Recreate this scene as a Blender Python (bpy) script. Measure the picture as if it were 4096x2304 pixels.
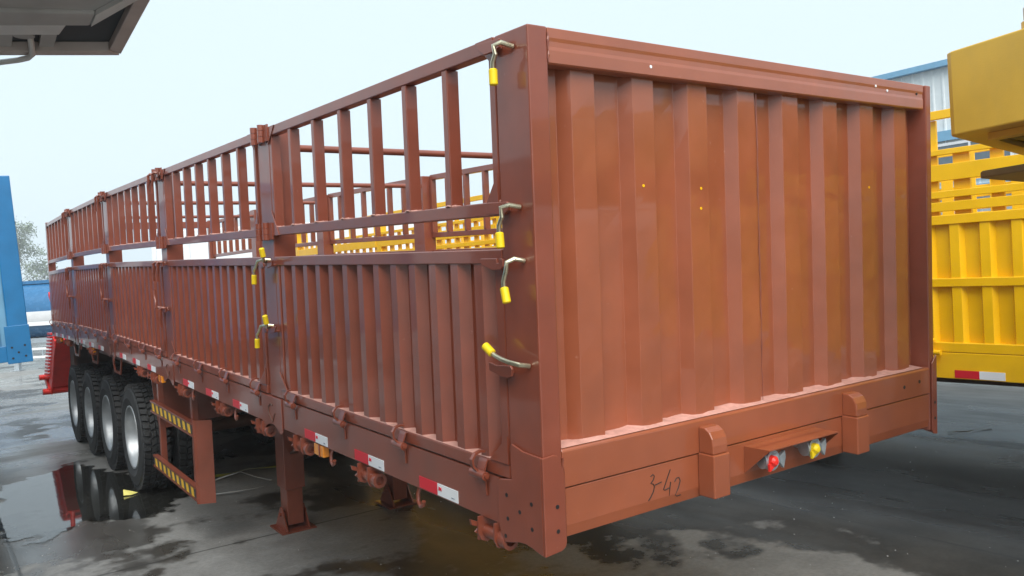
import bpy, bmesh, math, random
from mathutils import Matrix, Vector
random.seed(7)
R = math.radians
scene = bpy.context.scene
for o in list(bpy.data.objects):
    bpy.data.objects.remove(o)
COL = scene.collection

# ------------------------------------------------------------------ camera
cam_d = bpy.data.cameras.new('camera')
cam = bpy.data.objects.new('camera', cam_d)
COL.objects.link(cam)
cam_d.sensor_width = 36.0
cam_d.lens = 29.174
cam_d.clip_start = 0.05
cam_d.clip_end = 1200
CF = Vector((0.58178282, 0.81318179, -0.01625203)).normalized()
CR = Vector((0.81105875, -0.58152912, -0.06330559)).normalized()
CU = CR.cross(CF)
cam.matrix_world = Matrix(((CR.x, CU.x, -CF.x, -1.6386), (CR.y, CU.y, -CF.y, -2.2358),
                           (CR.z, CU.z, -CF.z, 1.9758), (0, 0, 0, 1)))
scene.camera = cam

# ------------------------------------------------------------------ sky, sun, exposure
SUN_EL, SUN_AZ = R(50), R(204)          # azimuth measured clockwise from +Y
world = bpy.data.worlds.new('World')
scene.world = world
world.use_nodes = True
wn, wl = world.node_tree.nodes, world.node_tree.links
wn.clear()
w_out = wn.new('ShaderNodeOutputWorld')
w_bg = wn.new('ShaderNodeBackground')
w_sky = wn.new('ShaderNodeTexSky')
w_sky.sky_type = 'NISHITA'
w_sky.sun_disc = False
w_sky.sun_elevation = SUN_EL
w_sky.sun_rotation = SUN_AZ
w_sky.dust_density = 6.0
w_mix = wn.new('ShaderNodeMixRGB')        # the overcast veil over the clear sky
w_mix.inputs[0].default_value = 0.93
w_mix.inputs[2].default_value = (3.05, 3.62, 3.95, 1)
w_bg.inputs['Strength'].default_value = 0.1
wl.new(w_sky.outputs[0], w_mix.inputs[1])
wl.new(w_mix.outputs[0], w_bg.inputs[0])
wl.new(w_bg.outputs[0], w_out.inputs[0])

sun_d = bpy.data.lights.new('sun', 'SUN')
sun_d.energy = 1.5
sun_d.angle = R(60)
sun_d.color = (1.0, 0.96, 0.9)
sun = bpy.data.objects.new('sun', sun_d)
COL.objects.link(sun)
sdir = Vector((math.sin(SUN_AZ) * math.cos(SUN_EL), math.cos(SUN_AZ) * math.cos(SUN_EL), math.sin(SUN_EL)))
sun.location = sdir * 40
sun.rotation_euler = (-sdir).to_track_quat('-Z', 'Y').to_euler()

scene.view_settings.view_transform = 'Standard'
scene.view_settings.look = 'None'
scene.view_settings.exposure = 1.5
scene.view_settings.gamma = 1.0
scene.render.engine = 'CYCLES'
scene.cycles.use_denoising = True
scene.cycles.max_bounces = 8
scene.cycles.volume_bounces = 2
scene.cycles.diffuse_bounces = 3
scene.cycles.glossy_bounces = 4
scene.cycles.transparent_max_bounces = 12
scene.cycles.sample_clamp_indirect = 6.0

# ------------------------------------------------------------------ materials
M = {}

def nodes_of(name):
    m = bpy.data.materials.new(name)
    m.use_nodes = True
    nt = m.node_tree
    b = nt.nodes['Principled BSDF']
    M[name] = m
    return m, nt, b

def N(nt, t, **kw):
    n = nt.nodes.new(t)
    for k, v in kw.items():
        setattr(n, k, v)
    return n

def paint(name, col, rough=0.3, var=0.12, bump=0.02, wav=0.0, coat=0.0, cior=1.5, metal=0.0, nscale=6.0, dirt=None, dirt_amt=0.0, spec=0.5, scuff=None):
    m, nt, b = nodes_of(name)
    L = nt.links
    geo = N(nt, 'ShaderNodeNewGeometry')
    n1 = N(nt, 'ShaderNodeTexNoise')
    n1.inputs['Scale'].default_value = nscale
    n1.inputs['Detail'].default_value = 5
    L.new(geo.outputs['Position'], n1.inputs['Vector'])
    ramp = N(nt, 'ShaderNodeMapRange')
    ramp.inputs['From Min'].default_value = 0.3
    ramp.inputs['From Max'].default_value = 0.7
    L.new(n1.outputs['Fac'], ramp.inputs['Value'])
    mix = N(nt, 'ShaderNodeMixRGB')
    mix.inputs[1].default_value = tuple(c * (1 - var) for c in col) + (1,)
    mix.inputs[2].default_value = tuple(min(1, c * (1 + var)) for c in col) + (1,)
    L.new(ramp.outputs[0], mix.inputs[0])
    last = mix
    if dirt:
        nd = N(nt, 'ShaderNodeTexNoise')
        nd.inputs['Scale'].default_value = 2.3
        nd.inputs['Detail'].default_value = 8
        nd.inputs['Roughness'].default_value = 0.7
        mp = N(nt, 'ShaderNodeMapping')
        mp.inputs['Scale'].default_value = (1.0, 1.0, 0.35)
        L.new(geo.outputs['Position'], mp.inputs['Vector'])
        L.new(mp.outputs[0], nd.inputs['Vector'])
        dr = N(nt, 'ShaderNodeMapRange')
        dr.inputs['From Min'].default_value = 0.5
        dr.inputs['From Max'].default_value = 0.75
        dr.inputs['To Max'].default_value = dirt_amt
        L.new(nd.outputs['Fac'], dr.inputs['Value'])
        m2 = N(nt, 'ShaderNodeMixRGB')
        m2.inputs[2].default_value = tuple(dirt) + (1,)
        L.new(dr.outputs[0], m2.inputs[0])
        L.new(mix.outputs[0], m2.inputs[1])
        last = m2
    if scuff:
        ns = N(nt, 'ShaderNodeTexNoise')
        ns.inputs['Scale'].default_value = 16
        ns.inputs['Detail'].default_value = 9
        ns.inputs['Roughness'].default_value = 0.75
        L.new(geo.outputs['Position'], ns.inputs['Vector'])
        sr = N(nt, 'ShaderNodeMapRange')
        sr.inputs['From Min'].default_value = 0.655
        sr.inputs['From Max'].default_value = 0.72
        sr.inputs['To Max'].default_value = 0.55
        L.new(ns.outputs['Fac'], sr.inputs['Value'])
        m3 = N(nt, 'ShaderNodeMixRGB')
        m3.inputs[2].default_value = tuple(scuff) + (1,)
        L.new(sr.outputs[0], m3.inputs[0])
        L.new(last.outputs[0], m3.inputs[1])
        last = m3
    L.new(last.outputs[0], b.inputs['Base Color'])
    rr = N(nt, 'ShaderNodeMapRange')
    rr.inputs['To Min'].default_value = max(0.02, rough - 0.07)
    rr.inputs['To Max'].default_value = rough + 0.1
    L.new(n1.outputs['Fac'], rr.inputs['Value'])
    L.new(rr.outputs[0], b.inputs['Roughness'])
    b.inputs['Metallic'].default_value = metal
    b.inputs['Specular IOR Level'].default_value = spec
    if coat:
        b.inputs['Coat Weight'].default_value = coat
        b.inputs['Coat Roughness'].default_value = 0.06
        b.inputs['Coat IOR'].default_value = cior
    if bump or wav:
        nb = N(nt, 'ShaderNodeTexNoise')
        nb.inputs['Scale'].default_value = 170
        nb.inputs['Detail'].default_value = 2
        L.new(geo.outputs['Position'], nb.inputs['Vector'])
        bp = N(nt, 'ShaderNodeBump')
        bp.inputs['Strength'].default_value = bump * 5
        bp.inputs['Distance'].default_value = 0.002
        L.new(nb.outputs['Fac'], bp.inputs['Height'])
        if wav:
            nw = N(nt, 'ShaderNodeTexNoise')
            nw.inputs['Scale'].default_value = 3.2
            nw.inputs['Detail'].default_value = 1.5
            L.new(geo.outputs['Position'], nw.inputs['Vector'])
            bw = N(nt, 'ShaderNodeBump')
            bw.inputs['Strength'].default_value = wav
            bw.inputs['Distance'].default_value = 0.02
            L.new(nw.outputs['Fac'], bw.inputs['Height'])
            L.new(bw.outputs[0], bp.inputs['Normal'])
        L.new(bp.outputs[0], b.inputs['Normal'])
    return m

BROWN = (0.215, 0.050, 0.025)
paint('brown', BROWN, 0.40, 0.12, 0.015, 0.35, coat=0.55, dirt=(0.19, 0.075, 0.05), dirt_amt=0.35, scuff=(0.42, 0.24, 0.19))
paint('brown_front_lit', (0.295, 0.078, 0.032), 0.36, 0.10, 0.015, 0.55, coat=0.75, cior=1.5, dirt=(0.25, 0.085, 0.05), dirt_amt=0.3, scuff=(0.45, 0.25, 0.19))  # same paint as brown, lightened for the stronger light on the front
paint('weld_sheen', (0.55, 0.30, 0.25), 0.5, 0.15, 0.2, nscale=40)  # weld lumps, and the pale sky sheen painted onto the ledges
paint('dark_brown', (0.10, 0.045, 0.03), 0.55, 0.2, 0.03)
paint('yellow', (0.96, 0.54, 0.002), 0.35, 0.06, 0.02, 0.2, coat=0.2)
paint('mustard', (0.66, 0.41, 0.05), 0.45, 0.08, 0.04, dirt=(0.50, 0.33, 0.07), dirt_amt=0.5)
paint('mustard_shaded', (0.16, 0.11, 0.04), 0.6, 0.2, 0.03)  # darker copy of mustard, underside shade put into the colour
paint('blue', (0.004, 0.14, 0.34), 0.3, 0.1, 0.03, 0.3, coat=0.3)
paint('blue_sky_sheen', (0.16, 0.36, 0.52), 0.35, 0.08, 0.02)  # trailer blue with the sky reflection mixed into the colour
paint('tank_blue', (0.02, 0.13, 0.29), 0.25, 0.08, 0.0, 0.1, coat=0.3)
paint('red', (0.88, 0.03, 0.02), 0.35, 0.1, 0.02, coat=0.2)
paint('white', (0.72, 0.74, 0.76), 0.4, 0.05, 0.0)
paint('shed_white', (0.66, 0.72, 0.74), 0.5, 0.05, 0.0)
paint('shed_blue', (0.16, 0.36, 0.54), 0.5, 0.05, 0.0)
paint('primer', (0.46, 0.46, 0.45), 0.6, 0.15, 0.06)
paint('primer_brown', (0.55, 0.49, 0.46), 0.6, 0.15, 0.06)
paint('primer_dark', (0.05, 0.058, 0.066), 0.7, 0.2, 0.05)
paint('primer_light', (0.70, 0.71, 0.70), 0.5, 0.1, 0.03)
paint('rubber', (0.022, 0.024, 0.026), 0.62, 0.3, 0.06, nscale=14, dirt=(0.07, 0.07, 0.07), dirt_amt=0.35)
paint('silver', (0.40, 0.43, 0.45), 0.36, 0.10, 0.02, metal=0.5, nscale=12)
paint('zinc', (0.62, 0.58, 0.42), 0.28, 0.15, 0.02, metal=0.9, nscale=30)
paint('galv', (0.45, 0.50, 0.54), 0.4, 0.15, 0.02, metal=0.6, nscale=30)
paint('grip', (0.86, 0.62, 0.01), 0.4, 0.05, 0.0)
paint('sticker_red', (0.66, 0.012, 0.03), 0.3, 0.04, 0.0)
paint('sticker_white', (0.80, 0.83, 0.86), 0.3, 0.03, 0.0)
paint('ink_red', (0.7, 0.02, 0.05), 0.5, 0, 0)
paint('ink_grey', (0.25, 0.3, 0.35), 0.5, 0, 0)
paint('ink', (0.02, 0.012, 0.01), 0.6, 0, 0)
paint('amber', (0.85, 0.28, 0.01), 0.2, 0.08, 0.0, coat=0.5)
paint('stripe_black', (0.05, 0.05, 0.045), 0.5, 0.1, 0.0)
paint('stripe_yellow', (0.75, 0.44, 0.02), 0.45, 0.1, 0.0)
paint('strap_green', (0.30, 0.30, 0.06), 0.6, 0.2, 0.0)
paint('strap_white', (0.45, 0.46, 0.45), 0.6, 0.2, 0.0)
paint('paper', (0.72, 0.66, 0.18), 0.6, 0.1, 0.0)
paint('window_glass', (0.10, 0.14, 0.17), 0.08, 0.1, 0.0)
paint('bark', (0.10, 0.08, 0.06), 0.9, 0.3, 0.1)
paint('black', (0.012, 0.012, 0.013), 0.5, 0.1, 0.0)

def foliage(name, col):
    m, nt, b = nodes_of(name)
    L = nt.links
    oi = N(nt, 'ShaderNodeNewGeometry')
    mix = N(nt, 'ShaderNodeMixRGB')
    mix.inputs[1].default_value = tuple(c * 0.6 for c in col) + (1,)
    mix.inputs[2].default_value = tuple(c * 1.4 for c in col) + (1,)
    L.new(oi.outputs['Random Per Island'], mix.inputs[0])
    L.new(mix.outputs[0], b.inputs['Base Color'])
    b.inputs['Roughness'].default_value = 0.7
foliage('leaf', (0.12, 0.16, 0.10))  # leaf green lightened, some of the haze put into the colour

def ground_material():
    m, nt, b = nodes_of('concrete')
    L = nt.links
    geo = N(nt, 'ShaderNodeNewGeometry')
    def noise(scale, detail=4, rough=0.55, mapscale=None, loc=None):
        n = N(nt, 'ShaderNodeTexNoise')
        n.inputs['Scale'].default_value = scale
        n.inputs['Detail'].default_value = detail
        n.inputs['Roughness'].default_value = rough
        src = geo.outputs['Position']
        if mapscale or loc:
            mp = N(nt, 'ShaderNodeMapping')
            if mapscale: mp.inputs['Scale'].default_value = mapscale
            if loc: mp.inputs['Location'].default_value = loc
            L.new(src, mp.inputs['Vector']); src = mp.outputs[0]
        L.new(src, n.inputs['Vector'])
        return n.outputs['Fac']
    def rng(v, a, c, lo=0.0, hi=1.0):
        r = N(nt, 'ShaderNodeMapRange'); r.interpolation_type = 'SMOOTHSTEP'
        r.inputs['From Min'].default_value = a; r.inputs['From Max'].default_value = c
        r.inputs['To Min'].default_value = lo; r.inputs['To Max'].default_value = hi
        L.new(v, r.inputs['Value']); return r.outputs[0]
    def mixc(f, a, c, mode='MIX'):
        x = N(nt, 'ShaderNodeMixRGB'); x.blend_type = mode
        L.new(f, x.inputs[0]) if not isinstance(f, float) else setattr(x.inputs[0], 'default_value', f)
        for i, q in ((1, a), (2, c)):
            if isinstance(q, tuple): x.inputs[i].default_value = q + (1,)
            else: L.new(q, x.inputs[i])
        return x.outputs[0]
    def mth(op, a, c=None):
        x = N(nt, 'ShaderNodeMath'); x.operation = op
        for i, q in ((0, a), (1, c)):
            if q is None: continue
            if isinstance(q, (int, float)): x.inputs[i].default_value = q
            else: L.new(q, x.inputs[i])
        return x.outputs[0]
    fine = noise(28, 9, 0.8)
    med = noise(2.6, 6, 0.65)
    big = noise(0.42, 5, 0.55, loc=(3.1, 7.7, 0))
    dry = mixc(rng(med, .3, .7), (0.175, 0.173, 0.164), (0.285, 0.283, 0.272))
    dry = mixc(rng(fine, .3, .75), dry, (0.10, 0.10, 0.098), 'MIX') if False else mixc(0.35, dry, mixc(rng(fine, .3, .7), (0.11, 0.108, 0.10), (0.33, 0.328, 0.315)))
    wetc = mixc(rng(med, .3, .7), (0.024, 0.022, 0.019), (0.066, 0.061, 0.053))
    wetc = mixc(0.3, wetc, mixc(rng(fine, .3, .7), (0.014, 0.013, 0.011), (0.085, 0.079, 0.069)))
    sepw = N(nt, 'ShaderNodeSeparateXYZ'); L.new(geo.outputs['Position'], sepw.inputs[0])
    right_wet_shade = rng(sepw.outputs['X'], 0.6, 3.6, -0.02, 0.16)      # wetter to the right; also puts shade under the yellow trailer into colour
    wet = rng(mth('ADD', mth('ADD', big, right_wet_shade), mth('MULTIPLY', mth('SUBTRACT', med, 0.5), 0.30)), 0.485, 0.545)  # wet mask, with the shade under the yellow trailer in it
    brownst = noise(0.9, 6, 0.7, loc=(11, 2, 0))
    wetc = mixc(rng(brownst, .48, .70, 0, .35), wetc, (0.055, 0.042, 0.032))
    colr = mixc(wet, dry, wetc)
    # saw cut joints, every 5 m
    sep = N(nt, 'ShaderNodeSeparateXYZ'); L.new(geo.outputs['Position'], sep.inputs[0])
    def joint(o, off):
        w = mth('PINGPONG', mth('ADD', sep.outputs[o], off), 2.5)
        return rng(w, 0.004, 0.02, 1, 0)
    j = mth('MAXIMUM', joint('X', 1.15), joint('Y', 0.6))
    colr = mixc(mth('MULTIPLY', j, 0.75), colr, (0.02, 0.02, 0.018))
    L.new(colr, b.inputs['Base Color'])
    streak = noise(0.8, 4, 0.6, (1.0, 0.25, 1.0), (1, 4, 0))
    rough_w = rng(streak, .35, .7, .20, .50)
    rough_d = rng(med, .3, .7, .45, .62)
    rr = N(nt, 'ShaderNodeMix'); rr.data_type = 'FLOAT'
    film = mth('MULTIPLY', rng(sepw.outputs['Y'], 7.5, 11.5), rng(noise(0.5, 5, 0.6, (0.35, 1.6, 1.0), (5, 9, 0)), .38, .52))
    r2 = N(nt, 'ShaderNodeMix'); r2.data_type = 'FLOAT'
    L.new(film, r2.inputs[0]); L.new(rough_d, r2.inputs[2]); r2.inputs[3].default_value = 0.13
    rough_d = r2.outputs[0]
    L.new(wet, rr.inputs[0]); L.new(rough_d, rr.inputs[2]); L.new(rough_w, rr.inputs[3])
    L.new(rr.outputs[0], b.inputs['Roughness'])
    bump = N(nt, 'ShaderNodeBump')
    bump.inputs['Distance'].default_value = 0.004
    L.new(mth('SUBTRACT', 0.5, mth('MULTIPLY', wet, 0.38)), bump.inputs['Strength'])
    L.new(mth('SUBTRACT', mth('ADD', mth('MULTIPLY', fine, .6), med), mth('MULTIPLY', j, .35)), bump.inputs['Height'])
    L.new(bump.outputs[0], b.inputs['Normal'])
    b.inputs['Specular IOR Level'].default_value = 0.5
ground_material()

def water_material():
    m, nt, b = nodes_of('water')
    L = nt.links
    nt.nodes.remove(b)
    out = nt.nodes['Material Output']
    geo = N(nt, 'ShaderNodeNewGeometry')
    at = N(nt, 'ShaderNodeAttribute'); at.attribute_name = 'depth'
    nz = N(nt, 'ShaderNodeTexNoise'); nz.inputs['Scale'].default_value = 5.0; nz.inputs['Detail'].default_value = 5
    L.new(geo.outputs['Position'], nz.inputs['Vector'])
    ad = N(nt, 'ShaderNodeMath'); ad.operation = 'ADD'
    L.new(at.outputs['Fac'], ad.inputs[0]); L.new(nz.outputs['Fac'], ad.inputs[1])
    mr = N(nt, 'ShaderNodeMapRange'); mr.interpolation_type = 'SMOOTHSTEP'
    mr.inputs['From Min'].default_value = 0.86; mr.inputs['From Max'].default_value = 1.02
    L.new(ad.outputs[0], mr.inputs['Value'])
    fr = N(nt, 'ShaderNodeFresnel'); fr.inputs['IOR'].default_value = 1.7
    gl = N(nt, 'ShaderNodeBsdfGlossy'); gl.inputs['Roughness'].default_value = 0.03
    nb = N(nt, 'ShaderNodeTexNoise'); nb.inputs['Scale'].default_value = 4.0
    L.new(geo.outputs['Position'], nb.inputs['Vector'])
    bp = N(nt, 'ShaderNodeBump'); bp.inputs['Strength'].default_value = 0.05; bp.inputs['Distance'].default_value = 0.01
    L.new(nb.outputs['Fac'], bp.inputs['Height']); L.new(bp.outputs[0], gl.inputs['Normal']); L.new(bp.outputs[0], fr.inputs['Normal'])
    tr = N(nt, 'ShaderNodeBsdfTransparent'); tr.inputs[0].default_value = (0.42, 0.42, 0.40, 1)
    clear = N(nt, 'ShaderNodeBsdfTransparent')
    mx = N(nt, 'ShaderNodeMixShader'); L.new(fr.outputs[0], mx.inputs[0]); L.new(tr.outputs[0], mx.inputs[1]); L.new(gl.outputs[0], mx.inputs[2])
    m2 = N(nt, 'ShaderNodeMixShader'); L.new(mr.outputs[0], m2.inputs[0]); L.new(clear.outputs[0], m2.inputs[1]); L.new(mx.outputs[0], m2.inputs[2])
    L.new(m2.outputs[0], out.inputs['Surface'])
water_material()

# ------------------------------------------------------------------ mesh helpers
class MB:
    def __init__(s):
        s.v, s.f = [], []
    def add(s, v, f):
        b = len(s.v)
        s.v += [tuple(p) for p in v]
        s.f += [tuple(i + b for i in q) for q in f]
        return s
    def box(s, x0, x1, y0, y1, z0, z1):
        return s.add([(x0, y0, z0), (x1, y0, z0), (x1, y1, z0), (x0, y1, z0), (x0, y0, z1), (x1, y0, z1), (x1, y1, z1), (x0, y1, z1)],
                     [(3, 2, 1, 0), (4, 5, 6, 7), (0, 1, 5, 4), (1, 2, 6, 5), (2, 3, 7, 6), (3, 0, 4, 7)])
    def prism(s, poly, axis, a0, a1):
        # poly in the two remaining axes, in order: x -> (y,z), y -> (x,z), z -> (x,y)
        def P(a, p):
            return (a, p[0], p[1]) if axis == 'x' else (p[0], a, p[1]) if axis == 'y' else (p[0], p[1], a)
        n = len(poly)
        return s.add([P(a0, p) for p in poly] + [P(a1, p) for p in poly],
                     [tuple(range(n - 1, -1, -1)), tuple(range(n, 2 * n))] + [(i, (i + 1) % n, n + (i + 1) % n, n + i) for i in range(n)])
    def cyl(s, p0, p1, r, n=12, r2=None):
        return s.tube([p0, p1], [r, r if r2 is None else r2], n)
    def tube(s, path, r, n=8):
        path = [Vector(p) for p in path]
        rs = r if isinstance(r, (list, tuple)) else [r] * len(path)
        base = len(s.v)
        prev = None
        for i, p in enumerate(path):
            t = (path[min(i + 1, len(path) - 1)] - path[max(i - 1, 0)]).normalized()
            if prev is None:
                a = t.orthogonal().normalized()
            else:
                a = (prev - t * prev.dot(t)).normalized()
            prev = a
            c = t.cross(a)
            for k in range(n):
                th = 2 * math.pi * k / n
                s.v.append(tuple(p + (a * math.cos(th) + c * math.sin(th)) * rs[i]))
        for i in range(len(path) - 1):
            for k in range(n):
                k2 = (k + 1) % n
                s.f.append((base + i * n + k, base + i * n + k2, base + (i + 1) * n + k2, base + (i + 1) * n + k))
        s.f.append(tuple(base + k for k in range(n - 1, -1, -1)))
        s.f.append(tuple(base + (len(path) - 1) * n + k for k in range(n)))
        return s
    def band(s, path, w, th, axis):
        # flat strap following a path in the plane across `axis`, width along axis
        path = [Vector(p) for p in path]
        ax = Vector((1, 0, 0)) if axis == 'x' else Vector((0, 1, 0)) if axis == 'y' else Vector((0, 0, 1))
        base = len(s.v)
        for i, p in enumerate(path):
            t = (path[min(i + 1, len(path) - 1)] - path[max(i - 1, 0)]).normalized()
            nn = t.cross(ax).normalized()
            for q in (ax * (w / 2) + nn * (th / 2), -ax * (w / 2) + nn * (th / 2), -ax * (w / 2) - nn * (th / 2), ax * (w / 2) - nn * (th / 2)):
                s.v.append(tuple(p + q))
        for i in range(len(path) - 1):
            for k in range(4):
                k2 = (k + 1) % 4
                s.f.append((base + i * 4 + k, base + i * 4 + k2, base + i * 4 + 4 + k2, base + i * 4 + 4 + k))
        s.f.append((base + 3, base + 2, base + 1, base))
        e = base + 4 * (len(path) - 1)
        s.f.append((e, e + 1, e + 2, e + 3))
        return s
    def lathe(s, prof, c, axis='x', n=48, closed=False):
        base = len(s.v)
        m = len(prof)
        for k in range(n):
            th = 2 * math.pi * k / n
            for r, h in prof:
                a, d = r * math.cos(th), r * math.sin(th)
                p = (h, a, d) if axis == 'x' else (d, h, a) if axis == 'y' else (a, d, h)
                s.v.append((c[0] + p[0], c[1] + p[1], c[2] + p[2]))
        for k in range(n):
            k2 = (k + 1) % n
            for i in range(m if closed else m - 1):
                i2 = (i + 1) % m
                s.f.append((base + k * m + i, base + k * m + i2, base + k2 * m + i2, base + k2 * m + i))
        return s
    def sheet(s, poly, z0, z1, th, horiz=None):
        # folded sheet: polyline in plan (x,y), extruded from z0 to z1
        n = len(poly)
        for z in (z0, z1):
            s.v += [(p[0], p[1], z) for p in poly]
        b = len(s.v) - 2 * n
        s.f += [(b + i, b + i + 1, b + n + i + 1, b + n + i) for i in range(n - 1)]
        return s
    def build(s, name, mat, parent=None, warp=None, bev=0.0, smooth=False, solid=0.0):
        vs = s.v if warp is None else [warp(p) for p in s.v]
        me = bpy.data.meshes.new(name)
        me.from_pydata(vs, [], s.f)
        bm = bmesh.new(); bm.from_mesh(me)
        bmesh.ops.recalc_face_normals(bm, faces=bm.faces)
        bm.to_mesh(me); bm.free()
        if isinstance(mat, str): mat = M[mat]
        me.materials.append(mat)
        if smooth:
            me.shade_smooth()
            me.set_sharp_from_angle(angle=R(35))
        return link(name, me, parent, bev, solid)

def link(name, me, parent=None, bev=0.0, solid=0.0, loc=None, rot=None):
    o = bpy.data.objects.new(name, me)
    COL.objects.link(o)
    if parent is not None: o.parent = parent
    if loc is not None: o.location = loc
    if rot is not None: o.rotation_euler = rot
    if solid:
        md = o.modifiers.new('solid', 'SOLIDIFY'); md.thickness = solid; md.offset = 0
    if bev:
        md = o.modifiers.new('bevel', 'BEVEL'); md.width = bev; md.segments = 2; md.limit_method = 'ANGLE'; md.angle_limit = R(40)
    return o

def empty(name, parent=None, loc=(0, 0, 0), rot=(0, 0, 0)):
    o = bpy.data.objects.new(name, None)
    o.empty_display_size = 0.2
    COL.objects.link(o)
    o.location = loc; o.rotation_euler = rot
    if parent is not None: o.parent = parent
    return o

def tag(o, label=None, cat=None, group=None, kind=None):
    if label: o['label'] = label
    if cat: o['category'] = cat
    if group: o['group'] = group
    if kind: o['kind'] = kind
    return o

def text_mesh(body, size, mat, extrude=0.0008, bold=0.0):
    cu = bpy.data.curves.new('text', 'FONT')
    cu.body = body; cu.size = size; cu.extrude = extrude; cu.offset = bold
    cu.align_x = 'CENTER'; cu.align_y = 'CENTER'
    to = bpy.data.objects.new('text', cu)
    COL.objects.link(to)
    dg = bpy.context.evaluated_depsgraph_get()
    me = bpy.data.meshes.new_from_object(to.evaluated_get(dg))
    bpy.data.objects.remove(to)
    me.materials.clear(); me.materials.append(M[mat])
    return me
#@@SETTING
# ------------------------------------------------------------------ ground
g = MB()
g.add([(-400, -400, 0), (400, -400, 0), (400, 400, 0), (-400, 400, 0)], [(0, 1, 2, 3)])
tag(g.build('ground', 'concrete'), 'wet stained concrete yard floor under the trailers', kind='structure')

def puddle(cx, cy, rx, ry, rot, label, seed):
    rnd = random.Random(seed)
    n = 48
    ph = [rnd.uniform(0, 6.28) for _ in range(6)]
    def rad(t):
        return 1 + 0.20 * math.sin(2 * t + ph[0]) + 0.14 * math.sin(3 * t + ph[1]) + 0.10 * math.sin(5 * t + ph[2]) + 0.05 * math.sin(9 * t + ph[3])
    vs, fs, dep = [(cx, cy, 0.004)], [], [1.0]
    c, s = math.cos(rot), math.sin(rot)
    rings = ((0.55, 1.0), (0.8, 0.62), (1.0, 0.22))
    for q, d in rings:
        for k in range(n):
            t = 2 * math.pi * k / n
            a, b2 = rx * q * rad(t) * math.cos(t), ry * q * rad(t) * math.sin(t)
            vs.append((cx + a * c - b2 * s, cy + a * s + b2 * c, 0.004)); dep.append(d)
    for k in range(n):
        fs.append((0, 1 + k, 1 + (k + 1) % n))
        for r in range(2):
            i = 1 + r * n
            fs.append((i + k, i + n + k, i + n + (k + 1) % n, i + (k + 1) % n))
    me = bpy.data.meshes.new('puddle')
    me.from_pydata(vs, [], fs)
    at = me.attributes.new('depth', 'FLOAT', 'POINT')
    at.data.foreach_set('value', dep)
    me.materials.append(M['water'])
    o = link('puddle', me)
    tag(o, label, kind='structure')
    return o
puddle(-0.40, 7.3, 0.80, 2.1, 0.06, 'shallow puddle mirroring the trailer wheels', 3)
#@@BROWN
# ------------------------------------------------------------------ the brown fence trailer
TILT = math.atan(0.043)
KD = 0.0030
def warp(p):
    d = max(0.0, p[1] - 6.0)
    return (p[0], p[1], p[2] - KD * d * d)
trailer = empty('semi_trailer', loc=(0, 0, 0), rot=(TILT, 0, 0))
tag(trailer, 'long brown fence semi trailer with corrugated sides and slatted upper railings', 'trailer')
W = 2.5
LEN = 12.25
ZT, ZM, ZP, ZS, ZR = 2.780, 2.223, 2.058, 1.252, 1.082

def T(mb, name, mat='brown', parent=None, bev=0.0, smooth=False, solid=0.0):
    return mb.build(name, mat, parent or trailer, warp, bev, smooth, solid)

# --- front wall
fw = empty('front_wall', trailer)
prof = [(0.085, 0.082)]
x = 0.202
for k in range(8):
    xs = 0.204 + 0.2888 * k
    prof += [(xs - 0.032, 0.082), (xs, 0.036), (xs + 0.104, 0.036), (xs + 0.136, 0.082)]
prof += [(2.43, 0.082)]
# each fold is cut into steps up the wall so that it can be dented a little
def dented(prof, z0, z1, amp, n=14):
    mb = MB(); m = len(prof); rnd = random.Random(2)
    off = [[rnd.uniform(-amp, amp) for _ in prof] for _ in range(n)]
    for i in range(n):
        z = z0 + (z1 - z0) * i / (n - 1)
        for j, p in enumerate(prof):
            d = 0.0 if i in (0, n - 1) else off[i][j]
            mb.v.append((p[0], p[1] + d, z))
    for i in range(n - 1):
        for j in range(m - 1):
            mb.f.append((i * m + j, i * m + j + 1, (i + 1) * m + j + 1, (i + 1) * m + j))
    return mb
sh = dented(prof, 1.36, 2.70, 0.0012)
T(sh, 'corrugated_sheet', 'brown_front_lit', fw, solid=0.003, bev=0.004)
# ragged pale strip along the ledge, sky sheen put into its colour
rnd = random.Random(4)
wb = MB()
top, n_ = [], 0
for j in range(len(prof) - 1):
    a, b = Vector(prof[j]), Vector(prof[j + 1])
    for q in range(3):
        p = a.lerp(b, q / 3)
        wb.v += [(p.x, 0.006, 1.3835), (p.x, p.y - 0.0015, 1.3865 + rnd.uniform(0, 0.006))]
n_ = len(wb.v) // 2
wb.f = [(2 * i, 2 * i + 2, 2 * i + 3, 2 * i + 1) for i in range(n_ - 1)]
T(wb, 'weld_or_sheen', 'weld_sheen', fw)
sv = MB(); pts = [(1.186, 0.034 + rnd.uniform(-.002, .002), 1.39 + i * 0.045) for i in range(29)]
sv.tube(pts, [0.0022 + rnd.uniform(-.001, .0015) for _ in pts], 5)
T(sv, 'weld_or_sheen', 'brown', fw)
# top beam with a pressed groove
tb = MB()
tb.prism([(0.0, 2.664), (0.005, 2.658), (0.06, 2.658), (0.085, 2.70), (0.085, 2.778), (0.0, 2.778), (0.0, 2.745), (0.0025, 2.733), (0.0025, 2.716), (0.0, 2.704)], 'x', 0.082, 2.43)
T(tb, 'top_beam', 'brown_front_lit', fw, bev=0.003)
lb = MB()
lb.prism([(0.0, 1.249), (0.0, 1.372), (0.008, 1.381), (0.10, 1.381), (0.10, 1.249)], 'x', 0.082, 2.46)
T(lb, 'lower_beam', 'brown_front_lit', fw, bev=0.003)
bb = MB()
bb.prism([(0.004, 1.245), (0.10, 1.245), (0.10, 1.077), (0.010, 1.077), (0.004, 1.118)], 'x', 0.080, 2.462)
T(bb, 'bumper_beam', 'brown_front_lit', fw, bev=0.003)
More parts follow.
